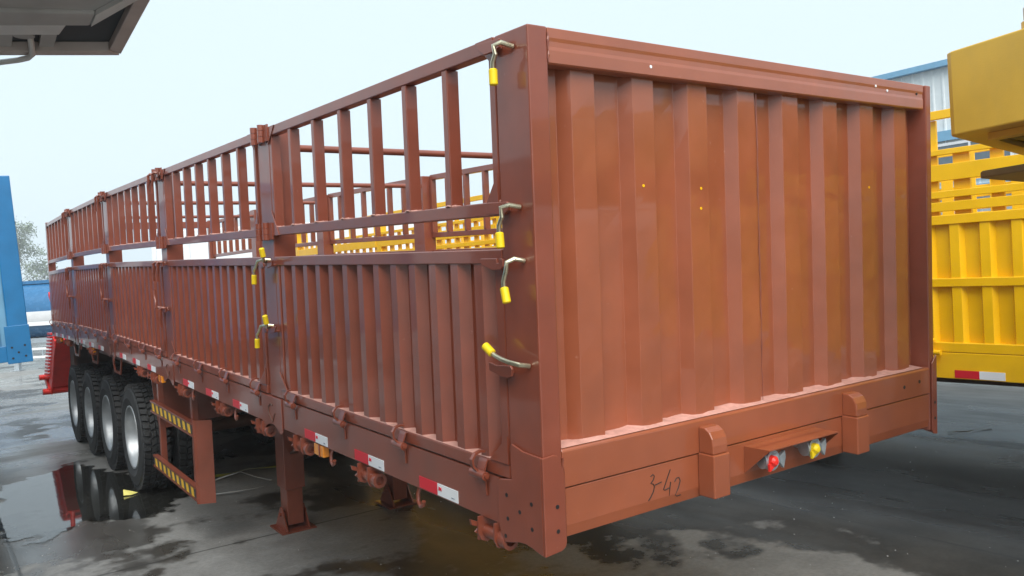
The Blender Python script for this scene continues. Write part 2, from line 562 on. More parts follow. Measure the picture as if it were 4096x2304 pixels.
# corner columns
cl = MB()
cl.prism([(0, 0), (0, 0.185), (0.010, 0.185), (0.010, 0.09), (0.10, 0.09), (0.10, 0.09), (0.081, 0.082), (0.081, 0.0)], 'z', 1.06, ZT)
T(cl, 'corner_column', 'brown', fw, bev=0.008)
cr = MB()
cr.prism([(2.5, 0.0), (2.5, 0.185), (2.46, 0.185), (2.36, 0.10), (2.352, 0.092), (2.43, 0.092), (2.456, 0.0)], 'z', 1.06, ZT)
T(cr, 'corner_column', 'brown', fw, bev=0.006)
# corner plates
cp = MB()
side = [(0.0, 1.368), (0.10, 1.372), (0.163, 1.388), (0.172, 1.378), (0.172, 1.262), (0.243, 1.250), (0.258, 1.240), (0.258, 1.085), (0.248, 1.048), (0.225, 1.026), (0.19, 1.034), (0.14, 1.048), (0.10, 1.052), (0.06, 1.047), (0.03, 1.040), (0.0, 1.036)]
cp.prism(side, 'x', -0.010, -0.002)
front = [(-0.010, 1.368), (0.04, 1.372), (0.055, 1.366), (0.072, 1.33), (0.083, 1.30), (0.083, 1.07), (0.078, 1.052), (0.06, 1.042), (-0.010, 1.036)]
cp.prism(front, 'y', -0.010, -0.002)
T(cp, 'corner_plate', 'brown', fw, bev=0.003)
cp2 = MB()
cp2.prism([(p[0], p[1]) for p in side], 'x', 2.502, 2.510)
cp2.prism([(2.51 - 0.045, 1.40), (2.505, 1.44), (2.51, 1.43), (2.51, 1.036), (2.475, 1.042), (2.462, 1.06)], 'y', -0.010, -0.002)
T(cp2, 'corner_plate', 'brown', fw, bev=0.003)
for (yy, zz) in ((.203, 1.2), (.201, 1.117), (.128, 1.157), (.059, 1.2), (.06, 1.114), (.218, 1.051)):
    T(MB().cyl((-0.0112, yy, zz), (-0.0092, yy, zz), 0.0075, 10), 'bolt_hole', 'black', fw)
for (xx, zz) in ((.046, 1.196), (.046, 1.113), (2.487, 1.20), (2.487, 1.12)):
    T(MB().cyl((xx, -0.0112, zz), (xx, -0.0092, zz), 0.0075, 10), 'bolt_hole', 'black', fw)
for (xx, zz, c) in ((.553, 2.693, 'sticker_white'), (2.011, 2.741, 'sticker_white'), (2.108, 2.727, 'sticker_white'), (2.37, 2.732, 'black')):
    T(MB().cyl((xx, -0.0015, zz), (xx, 0.02, zz), 0.006, 12), 'drilled_hole', c, fw)
for (xx, zz, yy) in ((.533, 2.269, .036), (.842, 2.262, .036), (.839, 2.185, .036), (2.0, 2.277, .036)):
    T(MB().cyl((xx, yy - 0.003, zz), (xx, yy + 0.01, zz), 0.0055, 10), 'drilled_hole', 'yellow', fw)
for (xx, zz) in ((2.22, 1.31), (2.36, 1.32)):
    T(MB().cyl((xx, -0.0015, zz), (xx, 0.02, zz), 0.009, 10), 'drilled_hole', 'black', fw)
for z0, z1 in ((1.09, 1.375), (2.665, 2.775)):
    n_ = int((z1 - z0) / .012)
    pts = [(0.083 + rnd.uniform(-.0015, .0015), -0.001, z0 + i * .012) for i in range(n_)]
    T(MB().tube(pts, [0.003 + rnd.uniform(-.0015, .002) for _ in pts], 5), 'weld_or_sheen', 'brown', fw)
# nose blocks on the bumper
for x0, x1 in ((0.752, 0.840), (1.700, 1.790)):
    blk = MB()
    blk.prism([(0.0, 1.352), (-0.030, 1.350), (-0.052, 1.336), (-0.066, 1.312), (-0.070, 1.285), (-0.070, 1.252), (0.0, 1.252)], 'x', x0, x1 - 0.004)
    blk.prism([(0.003, 1.2515), (-0.076, 1.2515), (-0.076, 1.085), (0.003, 1.085)], 'x', x0 - 0.004, x1)
    T(blk, 'nose_block', 'brown_front_lit', fw, bev=0.005)
# hood over the air couplings
hd = MB()
hd.add([(1.02, 0.003, 1.228), (1.50, 0.003, 1.228), (1.475, -0.125, 1.234), (1.012, -0.125, 1.234), (1.02, 0.003, 1.224), (1.50, 0.003, 1.224), (1.475, -0.125, 1.230), (1.012, -0.125, 1.230)],
       [(0, 1, 2, 3), (7, 6, 5, 4), (0, 4, 5, 1), (1, 5, 6, 2), (2, 6, 7, 3), (3, 7, 4, 0)])
for xa, xb in ((1.012, 1.02), (1.475, 1.50)):
    hd.add([(xb, 0.003, 1.224), (xa, -0.125, 1.230), (xb, 0.003, 1.118), (xb + 0.004, 0.003, 1.224), (xa + 0.004, -0.125, 1.230), (xb + 0.004, 0.003, 1.118)],
           [(0, 1, 2), (5, 4, 3), (0, 3, 4, 1), (1, 4, 5, 2), (2, 5, 3, 0)])
T(hd, 'coupling_hood', 'brown_front_lit', fw)
for xx, zz, mat in ((1.075, 1.178, 'red'), (1.352, 1.180, 'grip')):
    ac = MB()
    ac.cyl((xx, 0.01, zz + .012), (xx, -0.055, zz), 0.020, 14)
    ac.cyl((xx + .025, -0.075, zz), (xx - .030, -0.060, zz), 0.034, 18)
    T(ac, 'air_coupling', 'galv', fw, smooth=True)
    c2 = MB()
    c2.lathe([(0.0, -0.018), (0.012, -0.017), (0.022, -0.008), (0.024, 0.012), (0.0, 0.012)], (xx - 0.006, -0.100, zz), 'y', 18)
    c2.prism([(xx - 0.016, zz - 0.004), (xx - 0.040, zz - 0.006), (xx - 0.036, zz - 0.036), (xx - 0.010, zz - 0.022)], 'y', -0.108, -0.098)
    c2.box(xx - 0.030, xx + 0.000, -0.1175, -0.110, zz - 0.003, zz + 0.003)
    T(c2, 'coupling_cap', mat, fw, smooth=True)
    c3 = MB()
    c3.lathe([(0.030, -0.004), (0.041, -0.004), (0.041, 0.010), (0.030, 0.010)], (xx + 0.004, -0.088, zz), 'y', 20, True)
    c3.prism([(xx + 0.038, zz + 0.012), (xx + 0.072, zz + 0.030), (xx + 0.076, zz + 0.004), (xx + 0.064, zz - 0.040), (xx + 0.044, zz - 0.018)], 'y', -0.098, -0.084)
    T(c3, 'coupling_wing', 'galv', fw)
vb = MB()
vb.prism([(1.135, 1.225), (1.205, 1.225), (1.205, 1.19), (1.185, 1.165), (1.16, 1.14), (1.135, 1.17)], 'y', -0.012, 0.002)
T(vb, 'valve_plate', 'galv', fw, bev=0.002)
# handwriting 3-42
def stroke(pts, nm='ink_mark'):
    mb = MB()
    mb.tube([(a, 0.0035 if z > 1.118 else 0.0055, z) for a, z in pts], 0.0022, 5)
    T(mb, nm, 'ink', fw)
stroke([(.494, 1.208), (.506, 1.213), (.513, 1.207), (.508, 1.194), (.494, 1.182), (.506, 1.178), (.512, 1.168), (.506, 1.150), (.492, 1.132), (.480, 1.121)])
stroke([(.514, 1.172), (.530, 1.174), (.549, 1.177)])
stroke([(.597, 1.215), (.585, 1.195), (.566, 1.160), (.558, 1.147), (.566, 1.143), (.594, 1.148)])
stroke([(.597, 1.168), (.593, 1.150), (.588, 1.116)])
stroke([(.618, 1.164), (.628, 1.176), (.642, 1.176), (.648, 1.163), (.638, 1.138), (.620, 1.112), (.630, 1.107), (.650, 1.108)])

# --- chassis side rails (near and far)
POSTS = [2.415, 4.855, 7.295, 9.735]       # front edge of each post
PW = 0.235
def D(p): return p
for sx in (0, 1):
    def X(a, b):      # offsets inwards from this side's face
        return (a, b) if sx == 0 else (W - b, W - a)
    sg = 1 if sx == 0 else -1
    x0 = 0.0 if sx == 0 else W
    rail = MB()
    ys = [0.26] + [i * 0.61 for i in range(1, 20)] + [LEN]
    for a, b in zip(ys[:-1], ys[1:]):
        rail.box(*X(0.0, 0.008), a, b, ZR, ZS - 0.004)
        rail.box(*X(0.0085, 0.06), a, b, ZR - 0.0, ZR + 0.008)
        rail.box(*X(0.0085, 0.06), a, b, ZS - 0.012, ZS - 0.004)
    r = T(rail, 'side_rail', 'brown')
    # --- bays
    for k in range(5):
        ya = 0.192 if k == 0 else POSTS[k - 1] + PW
        yb = POSTS[k] if k < 4 else LEN - 0.09
        # lower corrugated panel
        fr = MB()
        fr.box(*X(0.0, 0.052), ya, yb, ZP - 0.05, ZP)
        fr.box(*X(0.0, 0.052), ya, yb, ZS + 0.003, ZS + 0.052)
        fr.box(*X(0.003, 0.050), ya, ya + 0.05, ZS + 0.052, ZP - 0.05)
        fr.box(*X(0.003, 0.050), yb - 0.05, yb, ZS + 0.052, ZP - 0.05)
        lp = T(fr, 'side_panel', 'brown', bev=0.004)
        pr = []
        n = 13
        p0 = ya + 0.05
        pit = (yb - 0.05 - p0) / n
        for j in range(n):
            s0 = p0 + j * pit
            for (dy, dx) in ((0.0, 0.046), (0.052, 0.046), (0.080, 0.006), (0.128, 0.006)):
                pr.append((x0 + sg * dx, s0 + dy * pit / 0.156))
        pr.append((x0 + sg * 0.046, yb - 0.05))
        shm = MB().sheet(pr, ZS + 0.05, ZP - 0.048, 0)
        T(shm, 'corrugated_sheet', 'brown', lp, solid=0.0025)
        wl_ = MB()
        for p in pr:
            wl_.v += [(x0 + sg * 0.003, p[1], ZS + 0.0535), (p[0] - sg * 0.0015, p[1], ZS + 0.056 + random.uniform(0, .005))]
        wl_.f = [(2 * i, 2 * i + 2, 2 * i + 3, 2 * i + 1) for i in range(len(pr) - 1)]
        T(wl_, 'weld_or_sheen', 'weld_sheen', lp)  # ledge strip, its pale colour stands for reflected sky
        # upper slatted panel
        fr = MB()
        fr.box(*X(0.0, 0.05), ya, yb, ZT - 0.05, ZT)
        fr.box(*X(0.0, 0.05), ya, yb, ZM - 0.048, ZM)
        fp = T(fr, 'fence_panel', 'brown', bev=0.004)
        cnt = 8
        welds = MB()
        for j in range(cnt):
            if j == 0: s0 = ya + 0.002
            elif j == cnt - 1: s0 = yb - 0.040
            else: s0 = ya + 0.316 * j * (yb - ya) / 2.22
            sl = MB().box(*X(0.003, 0.056), s0, s0 + 0.036, ZM - 0.0, ZT - 0.05)
            T(sl, 'slat', 'brown', fp, bev=0.003)
            if sx == 0 and k < 3:
                for q in range(5):
                    c_ = (0.006 + 0.010 * q, s0 - 0.003, ZM + 0.001)
                    welds.tube([(c_[0] - .005, c_[1], c_[2]), (c_[0] + .005, c_[1] + random.uniform(-.002, .002), c_[2] + random.uniform(0, .002))], random.uniform(.003, .0055), 5)
                welds.tube([(-0.001, s0 + .002, ZM + .002), (-0.001, s0 + .018, ZM + .004), (-0.001, s0 + .034, ZM + .001)], .004, 5)
        if welds.v:
            tag(T(welds, 'weld_or_sheen', 'weld_sheen', fp), kind='stuff')
        # corner gussets on the near side
        if sx == 0:
            for yy, d in ((ya, 1), (yb, -1)):
                gs = MB().prism([(yy, ZS + 0.056), (yy + d * 0.115, ZS + 0.056), (yy, ZS + 0.155)], 'x', -0.006, -0.001)
                T(gs, 'gusset', 'brown', lp)
                gs = MB().prism([(yy, ZM - 0.046), (yy + d * 0.105, ZM - 0.046), (yy, ZM + 0.095)], 'x', -0.005, -0.001)
                T(gs, 'gusset', 'brown', fp)
                gs = MB().prism([(yy, ZT - 0.002), (yy + d * 0.105, ZT - 0.002), (yy, ZT - 0.10)], 'x', -0.005, -0.001)
                T(gs, 'gusset', 'brown', fp)
            # hinges along the foot of the panel
            for j in range(4):
                hy = 0.346 + 0.62 * j + 2.44 * k if k else (0.346, 0.958, 1.566, 2.207)[j]
                hy = min(hy, LEN - 0.15)
                h = MB()
                h.cyl((-0.030, hy - 0.045, ZS - 0.002), (-0.030, hy + 0.045, ZS - 0.002), 0.016, 12)
                h.cyl((-0.030, hy - 0.054, ZS - 0.002), (-0.030, hy + 0.054, ZS - 0.002), 0.008, 8)
                h.band([(-0.034, hy, ZS + 0.006), (-0.055, hy, ZS + 0.030), (-0.058, hy, ZS + 0.055), (-0.044, hy, ZS + 0.074), (-0.020, hy, ZS + 0.080), (-0.003, hy, ZS + 0.076)], 0.016, 0.008, 'y')
                h.band([(-0.020, hy, ZS + 0.012), (-0.010, hy, ZS + 0.040), (-0.004, hy, ZS + 0.050)], 0.05, 0.006, 'y')
                h.band([(-0.024, hy, ZS - 0.016), (-0.006, hy, ZS - 0.034), (-0.004, hy, ZS - 0.085)], 0.020, 0.006, 'y')
                T(h, 'hinge', 'brown', lp, smooth=True)
        if k < 4:
            yp = POSTS[k]
            ps = MB()
            ps.box(*X(0.004, 0.13), yp + 0.006, yp + PW - 0.052, ZS + 0.0, ZT - 0.01)
            ps.box(*X(0.014, 0.12), yp + PW - 0.052, yp + PW - 0.006, ZS + 0.0, ZT - 0.012)
            po = T(ps, 'post', 'brown', bev=0.004)
            if sx == 0:
                # plate under the post with a heart shaped cut
                pl = MB()
                pl.prism([(yp - 0.005, ZS - 0.004), (yp + 0.31, ZS - 0.004), (yp + 0.325, ZS - 0.012), (yp + 0.325, 1.075), (yp + 0.315, 1.052), (yp + 0.29, 1.046), (yp + 0.25, 1.068), (yp + 0.20, 1.082), (yp + 0.14, 1.086), (yp + 0.09, 1.074), (yp + 0.05, 1.050), (yp + 0.02, 1.044), (yp - 0.005, 1.060)], 'x', -0.007, -0.001)
                T(pl, 'post_plate', 'brown', po, bev=0.002)
                ht = MB()
                ht.tube([(-0.0085, yp + .135, 1.20), (-0.0085, yp + .17, 1.205), (-0.0085, yp + .205, 1.185), (-0.0085, yp + .205, 1.15), (-0.0085, yp + .18, 1.125), (-0.0085, yp + .145, 1.10)], 0.004, 6)
                ht.tube([(-0.0085, yp + .105, 1.155), (-0.0085, yp + .145, 1.10)], 0.003, 6)
                T(ht, 'cut_mark', 'dark_brown', po)
                # hinge leaves at the top and middle of the post
                for zc, hh in ((ZT - 0.032, 0.10), (ZM - 0.022, 0.10)):
                    hg = MB()
                    for yy in (yp + 0.055, yp + 0.175):
                        for q in range(3):
                            hg.cyl((-0.020, yy, zc - hh / 2 + q * hh / 3 + .001), (-0.020, yy, zc - hh / 2 + (q + 1) * hh / 3 - .001), 0.020, 12)
                        hg.box(-0.012, -0.004, yy - 0.075, yy - 0.012, zc - hh / 2 + 0.004, zc + hh / 2 - 0.004)
                    T(hg, 'hinge', 'brown', po, smooth=True)
    # rear post
    rp = MB().box(*X(0.002, 0.10), LEN - 0.086, LEN, ZR, ZT + 0.02)
    T(rp, 'rear_post', 'brown', bev=0.004)
# cross bars between the post heads
for yp in POSTS:
    T(MB().cyl((0.13, yp + 0.09, ZT - 0.10), (W - 0.13, yp + 0.09, ZT - 0.10), 0.021, 12), 'cross_bar', 'brown', smooth=True)
# rear gate and frame
rg = MB()
rg.box(0.10, 2.40, LEN - 0.085, LEN - 0.01, ZT - 0.105, ZT)
rg.box(0.10, 2.40, LEN - 0.07, LEN - 0.02, ZS - 0.02, ZS + 0.05)
rg.box(0.10, 2.40, LEN - 0.07, LEN - 0.02, ZP - 0.09, ZP - 0.04)
T(rg, 'rear_frame', 'brown', bev=0.004)
T(MB().sheet([(0.1 + 0.0767 * i, LEN - 0.03 - 0.03 * ((i // 2) % 2)) for i in range(31)], ZS + 0.05, ZP - 0.09, 0), 'rear_gate', 'brown', solid=0.003)
# deck and chassis
T(MB().box(0.06, 2.44, 0.10, LEN - 0.02, ZS - 0.035, ZS - 0.012), 'deck', 'dark_brown')
for xx in (0.72, 1.70):
    bm_ = MB()
    ys = [0.12, 2.4, 3.4, 5.0, 6.5, 8.0, 9.5, 11.0, LEN - 0.05]
    for a, b in zip(ys[:-1], ys[1:]):
        lo = 1.12 if b <= 2.5 else 0.72
        bm_.box(xx, xx + 0.012, a, b, lo, ZS - 0.04)
        bm_.box(xx - 0.064, xx + 0.076, a, b, lo - 0.014, lo)
    T(bm_, 'main_beam', 'dark_brown')
for yy in [0.6 + 0.61 * i for i in range(19)]:
    T(MB().box(0.07, 2.43, yy, yy + 0.05, 1.10, ZS - 0.038), 'cross_member', 'dark_brown')
# reflective stickers on the side rail
m3 = text_mesh('3M', 0.020, 'ink_red', bold=0.0006)
mc = text_mesh('DOT-C2', 0.006, 'ink_grey')
for k in range(5):
    for j in range(3):
        y0 = 0.542 + 2.462 * k + 0.622 * j + (0.02 if k else 0)
        if y0 + 0.3 > LEN: continue
        st = MB().box(-0.0035, -0.001, y0, y0 + 0.153, ZR + 0.006, ZR + 0.054)
        so = T(st, 'reflector_sticker', 'sticker_white')
        T(MB().box(-0.0035, -0.001, y0 + 0.153, y0 + 0.300, ZR + 0.006, ZR + 0.054), 'red_band', 'sticker_red', so)
        if k < 2:
            wz = warp((0, y0, 0))[2]
            link('brand_mark', m3, so, loc=(-0.0045, y0 + 0.133, ZR + 0.034 + wz), rot=(R(90), 0, R(-90)))
            link('print_mark', mc, so, loc=(-0.0045, y0 + 0.035, ZR + 0.018 + wz), rot=(R(90), 0, R(-90)))

# --- latches
def latch(rod, grip, plate, rodmat='zinc', gripmat='grip', rr=0.0082):
    # rod and grip as (x,y,z); plate as (y,z) outline
    e = MB().prism(plate, 'x', -0.036, -0.026)
    ys_ = [p[0] for p in plate]; zs_ = [p[1] for p in plate]
    e.box(-0.027, -0.002, min(ys_) + 0.03, max(ys_) - 0.02, min(zs_) + 0.012, min(zs_) + 0.022)
    lo = T(e, 'latch', 'brown', bev=0.002)
    T(MB().tube(rod, rr, 10), 'lever', rodmat, lo, smooth=True)
    if gripmat:
        T(MB().tube([grip[0], tuple(Vector(grip[0]).lerp(Vector(grip[1]), .06)), tuple(Vector(grip[0]).lerp(Vector(grip[1]), .94)), grip[1]], [0.011, 0.0148, 0.0148, 0.011], 12), 'grip', gripmat, lo, smooth=True)
latch([(-0.004, .075, 2.722), (-.05, .08, 2.731), (-.066, .098, 2.722), (-.062, .094, 2.695), (-.06, .112, 2.674), (-.058, .117, 2.645)],
      [(-.058, .117, 2.652), (-.058, .116, 2.598)], [(.238, 2.760), (.108, 2.752), (.110, 2.724), (.135, 2.716), (.20, 2.716), (.240, 2.742)])
latch([(-0.004, .068, 2.196), (-.045, .074, 2.203), (-.064, .094, 2.196), (-.062, .092, 2.165), (-.06, .114, 2.138), (-.058, .117, 2.108)],
      [(-.058, .117, 2.115), (-.058, .113, 2.062)], [(.235, 2.219), (.10, 2.216), (.093, 2.204), (.095, 2.186), (.117, 2.174), (.214, 2.180)])
latch([(-0.002, .058, 2.018), (-.04, .062, 2.026), (-.062, .075, 2.015), (-.062, .082, 1.985), (-.06, .101, 1.953), (-.058, .102, 1.925)],
      [(-.058, .102, 1.932), (-.058, .088, 1.880)], [(.272, 2.028), (.175, 2.028), (.172, 2.012), (.160, 2.012), (.156, 2.028), (.138, 2.026), (.135, 2.000), (.15, 1.990), (.20, 1.987), (.268, 2.006)])
latch([(-0.004, .050, 1.668), (-.045, .052, 1.676), (-.062, .085, 1.684), (-.062, .125, 1.690), (-.062, .160, 1.698), (-.062, .188, 1.708)],
      [(-.062, .180, 1.705), (-.064, .222, 1.730)], [(.245, 1.667), (.20, 1.660), (.118, 1.666), (.108, 1.655), (.112, 1.630), (.135, 1.622), (.175, 1.624), (.244, 1.638)])
for (oy, oz, mid) in ((0, 0, 0), (0.005, -0.37, 1)):
    latch([(-0.02, 2.42 + oy, 2.040 + oz), (-.055, 2.44 + oy, 2.046 + oz), (-.064, 2.51 + oy, 2.036 + oz), (-.062, 2.55 + oy, 2.004 + oz), (-.06, 2.59 + oy, 1.982 + oz), (-.058, 2.60 + oy, 1.950 + oz)],
          [(-.058, 2.60 + oy, 1.958 + oz), (-.058, 2.606 + oy, 1.902 + oz)], [(2.57 + oy, 2.037 + oz), (2.51 + oy, 2.037 + oz), (2.50 + oy, 2.00 + oz), (2.53 + oy, 1.992 + oz), (2.565 + oy, 2.005 + oz)])
    latch([(-0.02, 2.47 + oy, 2.030 + oz), (-.06, 2.42 + oy, 2.034 + oz), (-.078, 2.37 + oy, 2.040 + oz), (-.085, 2.35 + oy, 2.062 + oz)],
          [(-.084, 2.352 + oy, 2.058 + oz), (-.095, 2.345 + oy, 2.108 + oz)], [(2.475 + oy, 2.037 + oz), (2.35 + oy, 2.040 + oz), (2.37 + oy, 2.007 + oz), (2.44 + oy, 1.995 + oz), (2.475 + oy, 2.015 + oz)])
for k in (1, 2, 3):
    yp = POSTS[k]
    for zc, up in ((ZT - 0.03, 0), (ZP - 0.02, 1), (1.67, 2)):
        for dy in (0.03, 0.17):
            y0 = yp + dy
            sgn = 1 if up == 2 and dy > .1 else -1
            latch([(-.01, y0, zc), (-.05, y0 + 0.01, zc + .008), (-.062, y0 + .03, zc - .005), (-.06, y0 + .03, zc + sgn * .05), (-.06, y0 + .06, zc + sgn * .09), (-.058, y0 + .062, zc + sgn * .15)],
                  None, [(y0 + .07, zc + .012), (y0 - .05, zc + .014), (y0 - .03, zc - .03), (y0 + .05, zc - .03)], 'brown', None, 0.011)

# --- strap winches, rope hooks and side lamps under the rail
for yy in (0.33, 1.355, 2.167, 2.778, 3.608, 4.62, 5.55, 6.10, 8.75, 10.6, 11.6):
    wn_ = MB()
    z = 1.022
    wn_.cyl((0.02, yy - 0.075, z), (0.02, yy + 0.07, z), 0.024, 14)
    wn_.lathe([(0.020, -0.045), (0.034, -0.045), (0.034, 0.0), (0.020, 0.0)], (0.02, yy - 0.055, z), 'y', 16, True)
    for q in (-0.052, 0.052):
        wn_.prism([(-0.018, 1.081), (0.055, 1.081), (0.060, z + 0.005), (0.045, z - 0.030), (0.02, z - 0.040), (-0.008, z - 0.030), (-0.022, z + 0.0)], 'y', yy + q - 0.004, yy + q + 0.004)
    wo = T(wn_, 'winch', 'brown', smooth=True)
    rt = MB()
    gp = []
    for q in range(16):
        a = 2 * math.pi * q / 16
        rr_ = 0.046 if q % 2 == 0 else 0.034
        gp.append((0.02 + rr_ * math.cos(a), z + rr_ * math.sin(a)))
    rt.prism(gp, 'y', yy + 0.062, yy + 0.070)
    rt.prism([(-0.01, z + 0.035), (-0.045, z + 0.052), (-0.040, z + 0.03), (-0.015, z + 0.02)], 'y', yy + 0.060, yy + 0.072)
    T(rt, 'ratchet', 'brown', wo)
for yy in (0.87, 1.77, 3.32, 4.35, 5.85, 7.45, 9.6, 11.0):
    hk = MB().tube([(0.03, yy + .02, 1.085), (0.02, yy + .03, 1.045), (0.015, yy + .02, 1.012), (0.012, yy - .005, 0.998), (0.010, yy - .03, 1.010), (0.008, yy - .038, 1.028)], 0.009, 8)
    T(hk, 'rope_hook', 'brown', smooth=True)
for yy in (1.90, 5.33, 8.70, 11.4):
    lm = MB().box(0.0, 0.035, yy - 0.045, yy + 0.075, 1.018, 1.078)
    lo = T(lm, 'side_lamp', 'amber', bev=0.004)
    T(MB().box(-0.004, 0.02, yy - 0.006, yy + 0.004, 1.016, 1.080), 'lamp_rib', 'brown', lo)
# outrigger brackets above the wheels
for y0 in (7.25, 8.62, 9.98):
    br = MB()
    o_ = [(y0, 1.08), (y0 + .03, .98), (y0 + .10, .872), (y0 + .41, .872), (y0 + .48, .98), (y0 + .51, 1.08)]
    i_ = [(y0 + .025, 1.08), (y0 + .055, .99), (y0 + .118, .898), (y0 + .392, .898), (y0 + .455, .99), (y0 + .485, 1.08)]
    for q in range(5):
        br.prism([o_[q], o_[q + 1], i_[q + 1], i_[q]], 'x', .045, .060)
    T(br, 'bracket', 'brown')
T(MB().box(0.12, 0.17, 6.5, 10.9, 1.0, 1.045), 'mudguard_rail', 'brown')
# board in front of the wheels
mg = MB().prism([(0.10, 1.07), (0.72, 1.07), (0.95, .50), (0.16, .45), (0.13, 0.72)], 'y', 6.22, 6.235)
T(mg, 'splash_board', 'brown')
# --- side guard with hazard stripes
sgd = empty('side_guard', trailer)
for z0 in (0.665, 0.155):
    T(MB().box(0.05, 0.055, 4.55, 6.0, z0, z0 + 0.11).box(0.055, 0.085, 4.55, 6.0, z0, z0 + .006).box(0.055, 0.085, 4.55, 6.0, z0 + .104, z0 + .11).box(0.042, 0.05, 4.55, 6.0, z0 + .0, z0 + .018).box(0.042, 0.05, 4.55, 6.0, z0 + .092, z0 + .11), 'guard_bar', 'brown', sgd)
    T(MB().box(0.0465, 0.0495, 4.60, 5.98, z0 + .02, z0 + .09), 'stripe_band', 'stripe_black', sgd)
    for q in range(9):
        ya = 4.63 + q * 0.152
        T(MB().prism([(ya, z0 + .021), (ya + .07, z0 + .021), (ya + .095, z0 + .089), (ya + .025, z0 + .089)], 'x', 0.0445, 0.0462), 'stripe', 'stripe_yellow', sgd)
for yy in (4.72, 5.86):
    T(MB().box(0.09, 0.14, yy, yy + 0.06, 0.155, 1.08), 'upright', 'brown', sgd, bev=0.004)
ep = MB()
pts = [(0.045, 4.545), (0.062, 4.525), (0.17, 4.475)]
ep.sheet(pts, 0.14, 0.80, 0)
T(ep, 'end_plate', 'brown', sgd, solid=0.006)
# --- landing legs
for xx in (0.68, 1.64):
    yc = 4.36
    gz = -0.043 * yc
    ll = MB()
    ll.box(xx, xx + 0.17, yc - 0.02, yc + 0.17, 0.16, 1.18)
    lo = T(ll, 'landing_leg', 'brown', bev=0.006)
    T(MB().box(xx + 0.018, xx + 0.152, yc, yc + 0.15, gz + 0.05, 0.18), 'inner_leg', 'brown', lo, bev=0.004)
    ft = MB()
    ft.box(xx - 0.06, xx + 0.23, yc - 0.07, yc + 0.22, gz + 0.004, gz + 0.016)
    for q in (xx - 0.012, xx + 0.172):
        ft.prism([(yc - 0.06, gz + 0.017), (yc + 0.21, gz + 0.017), (yc + 0.12, gz + 0.15), (yc + 0.09, gz + 0.19), (yc + 0.06, gz + 0.19), (yc + 0.03, gz + 0.15)], 'x', q, q + 0.010)
    ft.cyl((xx - 0.03, yc + 0.075, gz + 0.13), (xx + 0.20, yc + 0.075, gz + 0.13), 0.016, 10)
    T(ft, 'foot', 'brown', lo)
    T(MB().band([(xx + 0.085, yc + 0.0, 0.45), (xx + 0.085, yc - 0.75, 0.74)], 0.06, 0.02, 'x'), 'brace', 'dark_brown', lo)
T(MB().cyl((0.86, 4.44, 0.80), (1.63, 4.44, 0.80), 0.022, 10), 'cross_shaft', 'dark_brown')
# equipment box and air tank under the deck
T(MB().box(0.95, 1.55, 5.0, 5.6, 0.55, 1.08), 'spare_carrier', 'dark_brown', bev=0.01)
T(MB().lathe([(0, -.35), (.09, -.35), (.12, -.31), (.12, .31), (.09, .35), (0, .35)], (1.25, 6.5, 0.86), 'x', 20), 'air_tank', 'dark_brown', smooth=True)
T(MB().box(0.10, 0.14, 10.95, 11.3, 0.50, 1.07).box(0.10, 1.0, 11.26, 11.30, 0.35, 1.07), 'rear_mudguard', 'dark_brown')

# --- wheels
def tyre_mesh():
    mb = MB()
    Ro, w = 0.520, 0.29
    prof = [(0.305, 0.055), (0.315, 0.030), (0.345, 0.012), (0.40, 0.0), (0.405, -0.002), (0.41, 0.0), (0.46, 0.006), (0.490, 0.016), (0.494, 0.014), (0.498, 0.020), (Ro - 0.004, 0.036), (Ro, 0.050), (Ro + .002, w / 2), (Ro, w - 0.05), (Ro - 0.004, w - 0.036), (0.49, w - 0.016), (0.40, w), (0.345, w - 0.012), (0.305, w - 0.055)]
    mb.lathe(prof, (0, 0, 0), 'x', 72)
    nb = 46
    def block(xa, xb, t0, t1, r0, r1, skew=0.0):
        vs = []
        for r_ in (r0, r1):
            for (xx, t) in ((xa, t0), (xb, t0 + skew), (xb, t1 + skew), (xa, t1)):
                vs.append((xx, r_ * math.cos(t), r_ * math.sin(t)))
        mb.add(vs, [(3, 2, 1, 0), (4, 5, 6, 7), (0, 1, 5, 4), (1, 2, 6, 5), (2, 3, 7, 6), (3, 0, 4, 7)])
    st = 2 * math.pi / nb
    for i in range(nb):
        t = i * st
        block(0.024, 0.082, t, t + st * 0.64, 0.492, 0.548, 0.02)
        block(0.096, 0.138, t + st * .35, t + st * 1.05, 0.512, 0.549, -0.035)
        block(0.150, 0.194, t + st * .1, t + st * .80, 0.512, 0.549, 0.035)
        block(0.208, w - 0.024, t + st * .45, t + st * 1.09, 0.492, 0.548, -0.02)
    me = bpy.data.meshes.new('tyre')
    me.from_pydata(mb.v, [], mb.f)
    bm = bmesh.new(); bm.from_mesh(me); bmesh.ops.recalc_face_normals(bm, faces=bm.faces); bm.to_mesh(me); bm.free()
    me.materials.append(M['rubber'])
    me.shade_smooth(); me.set_sharp_from_angle(angle=R(30))
    return me
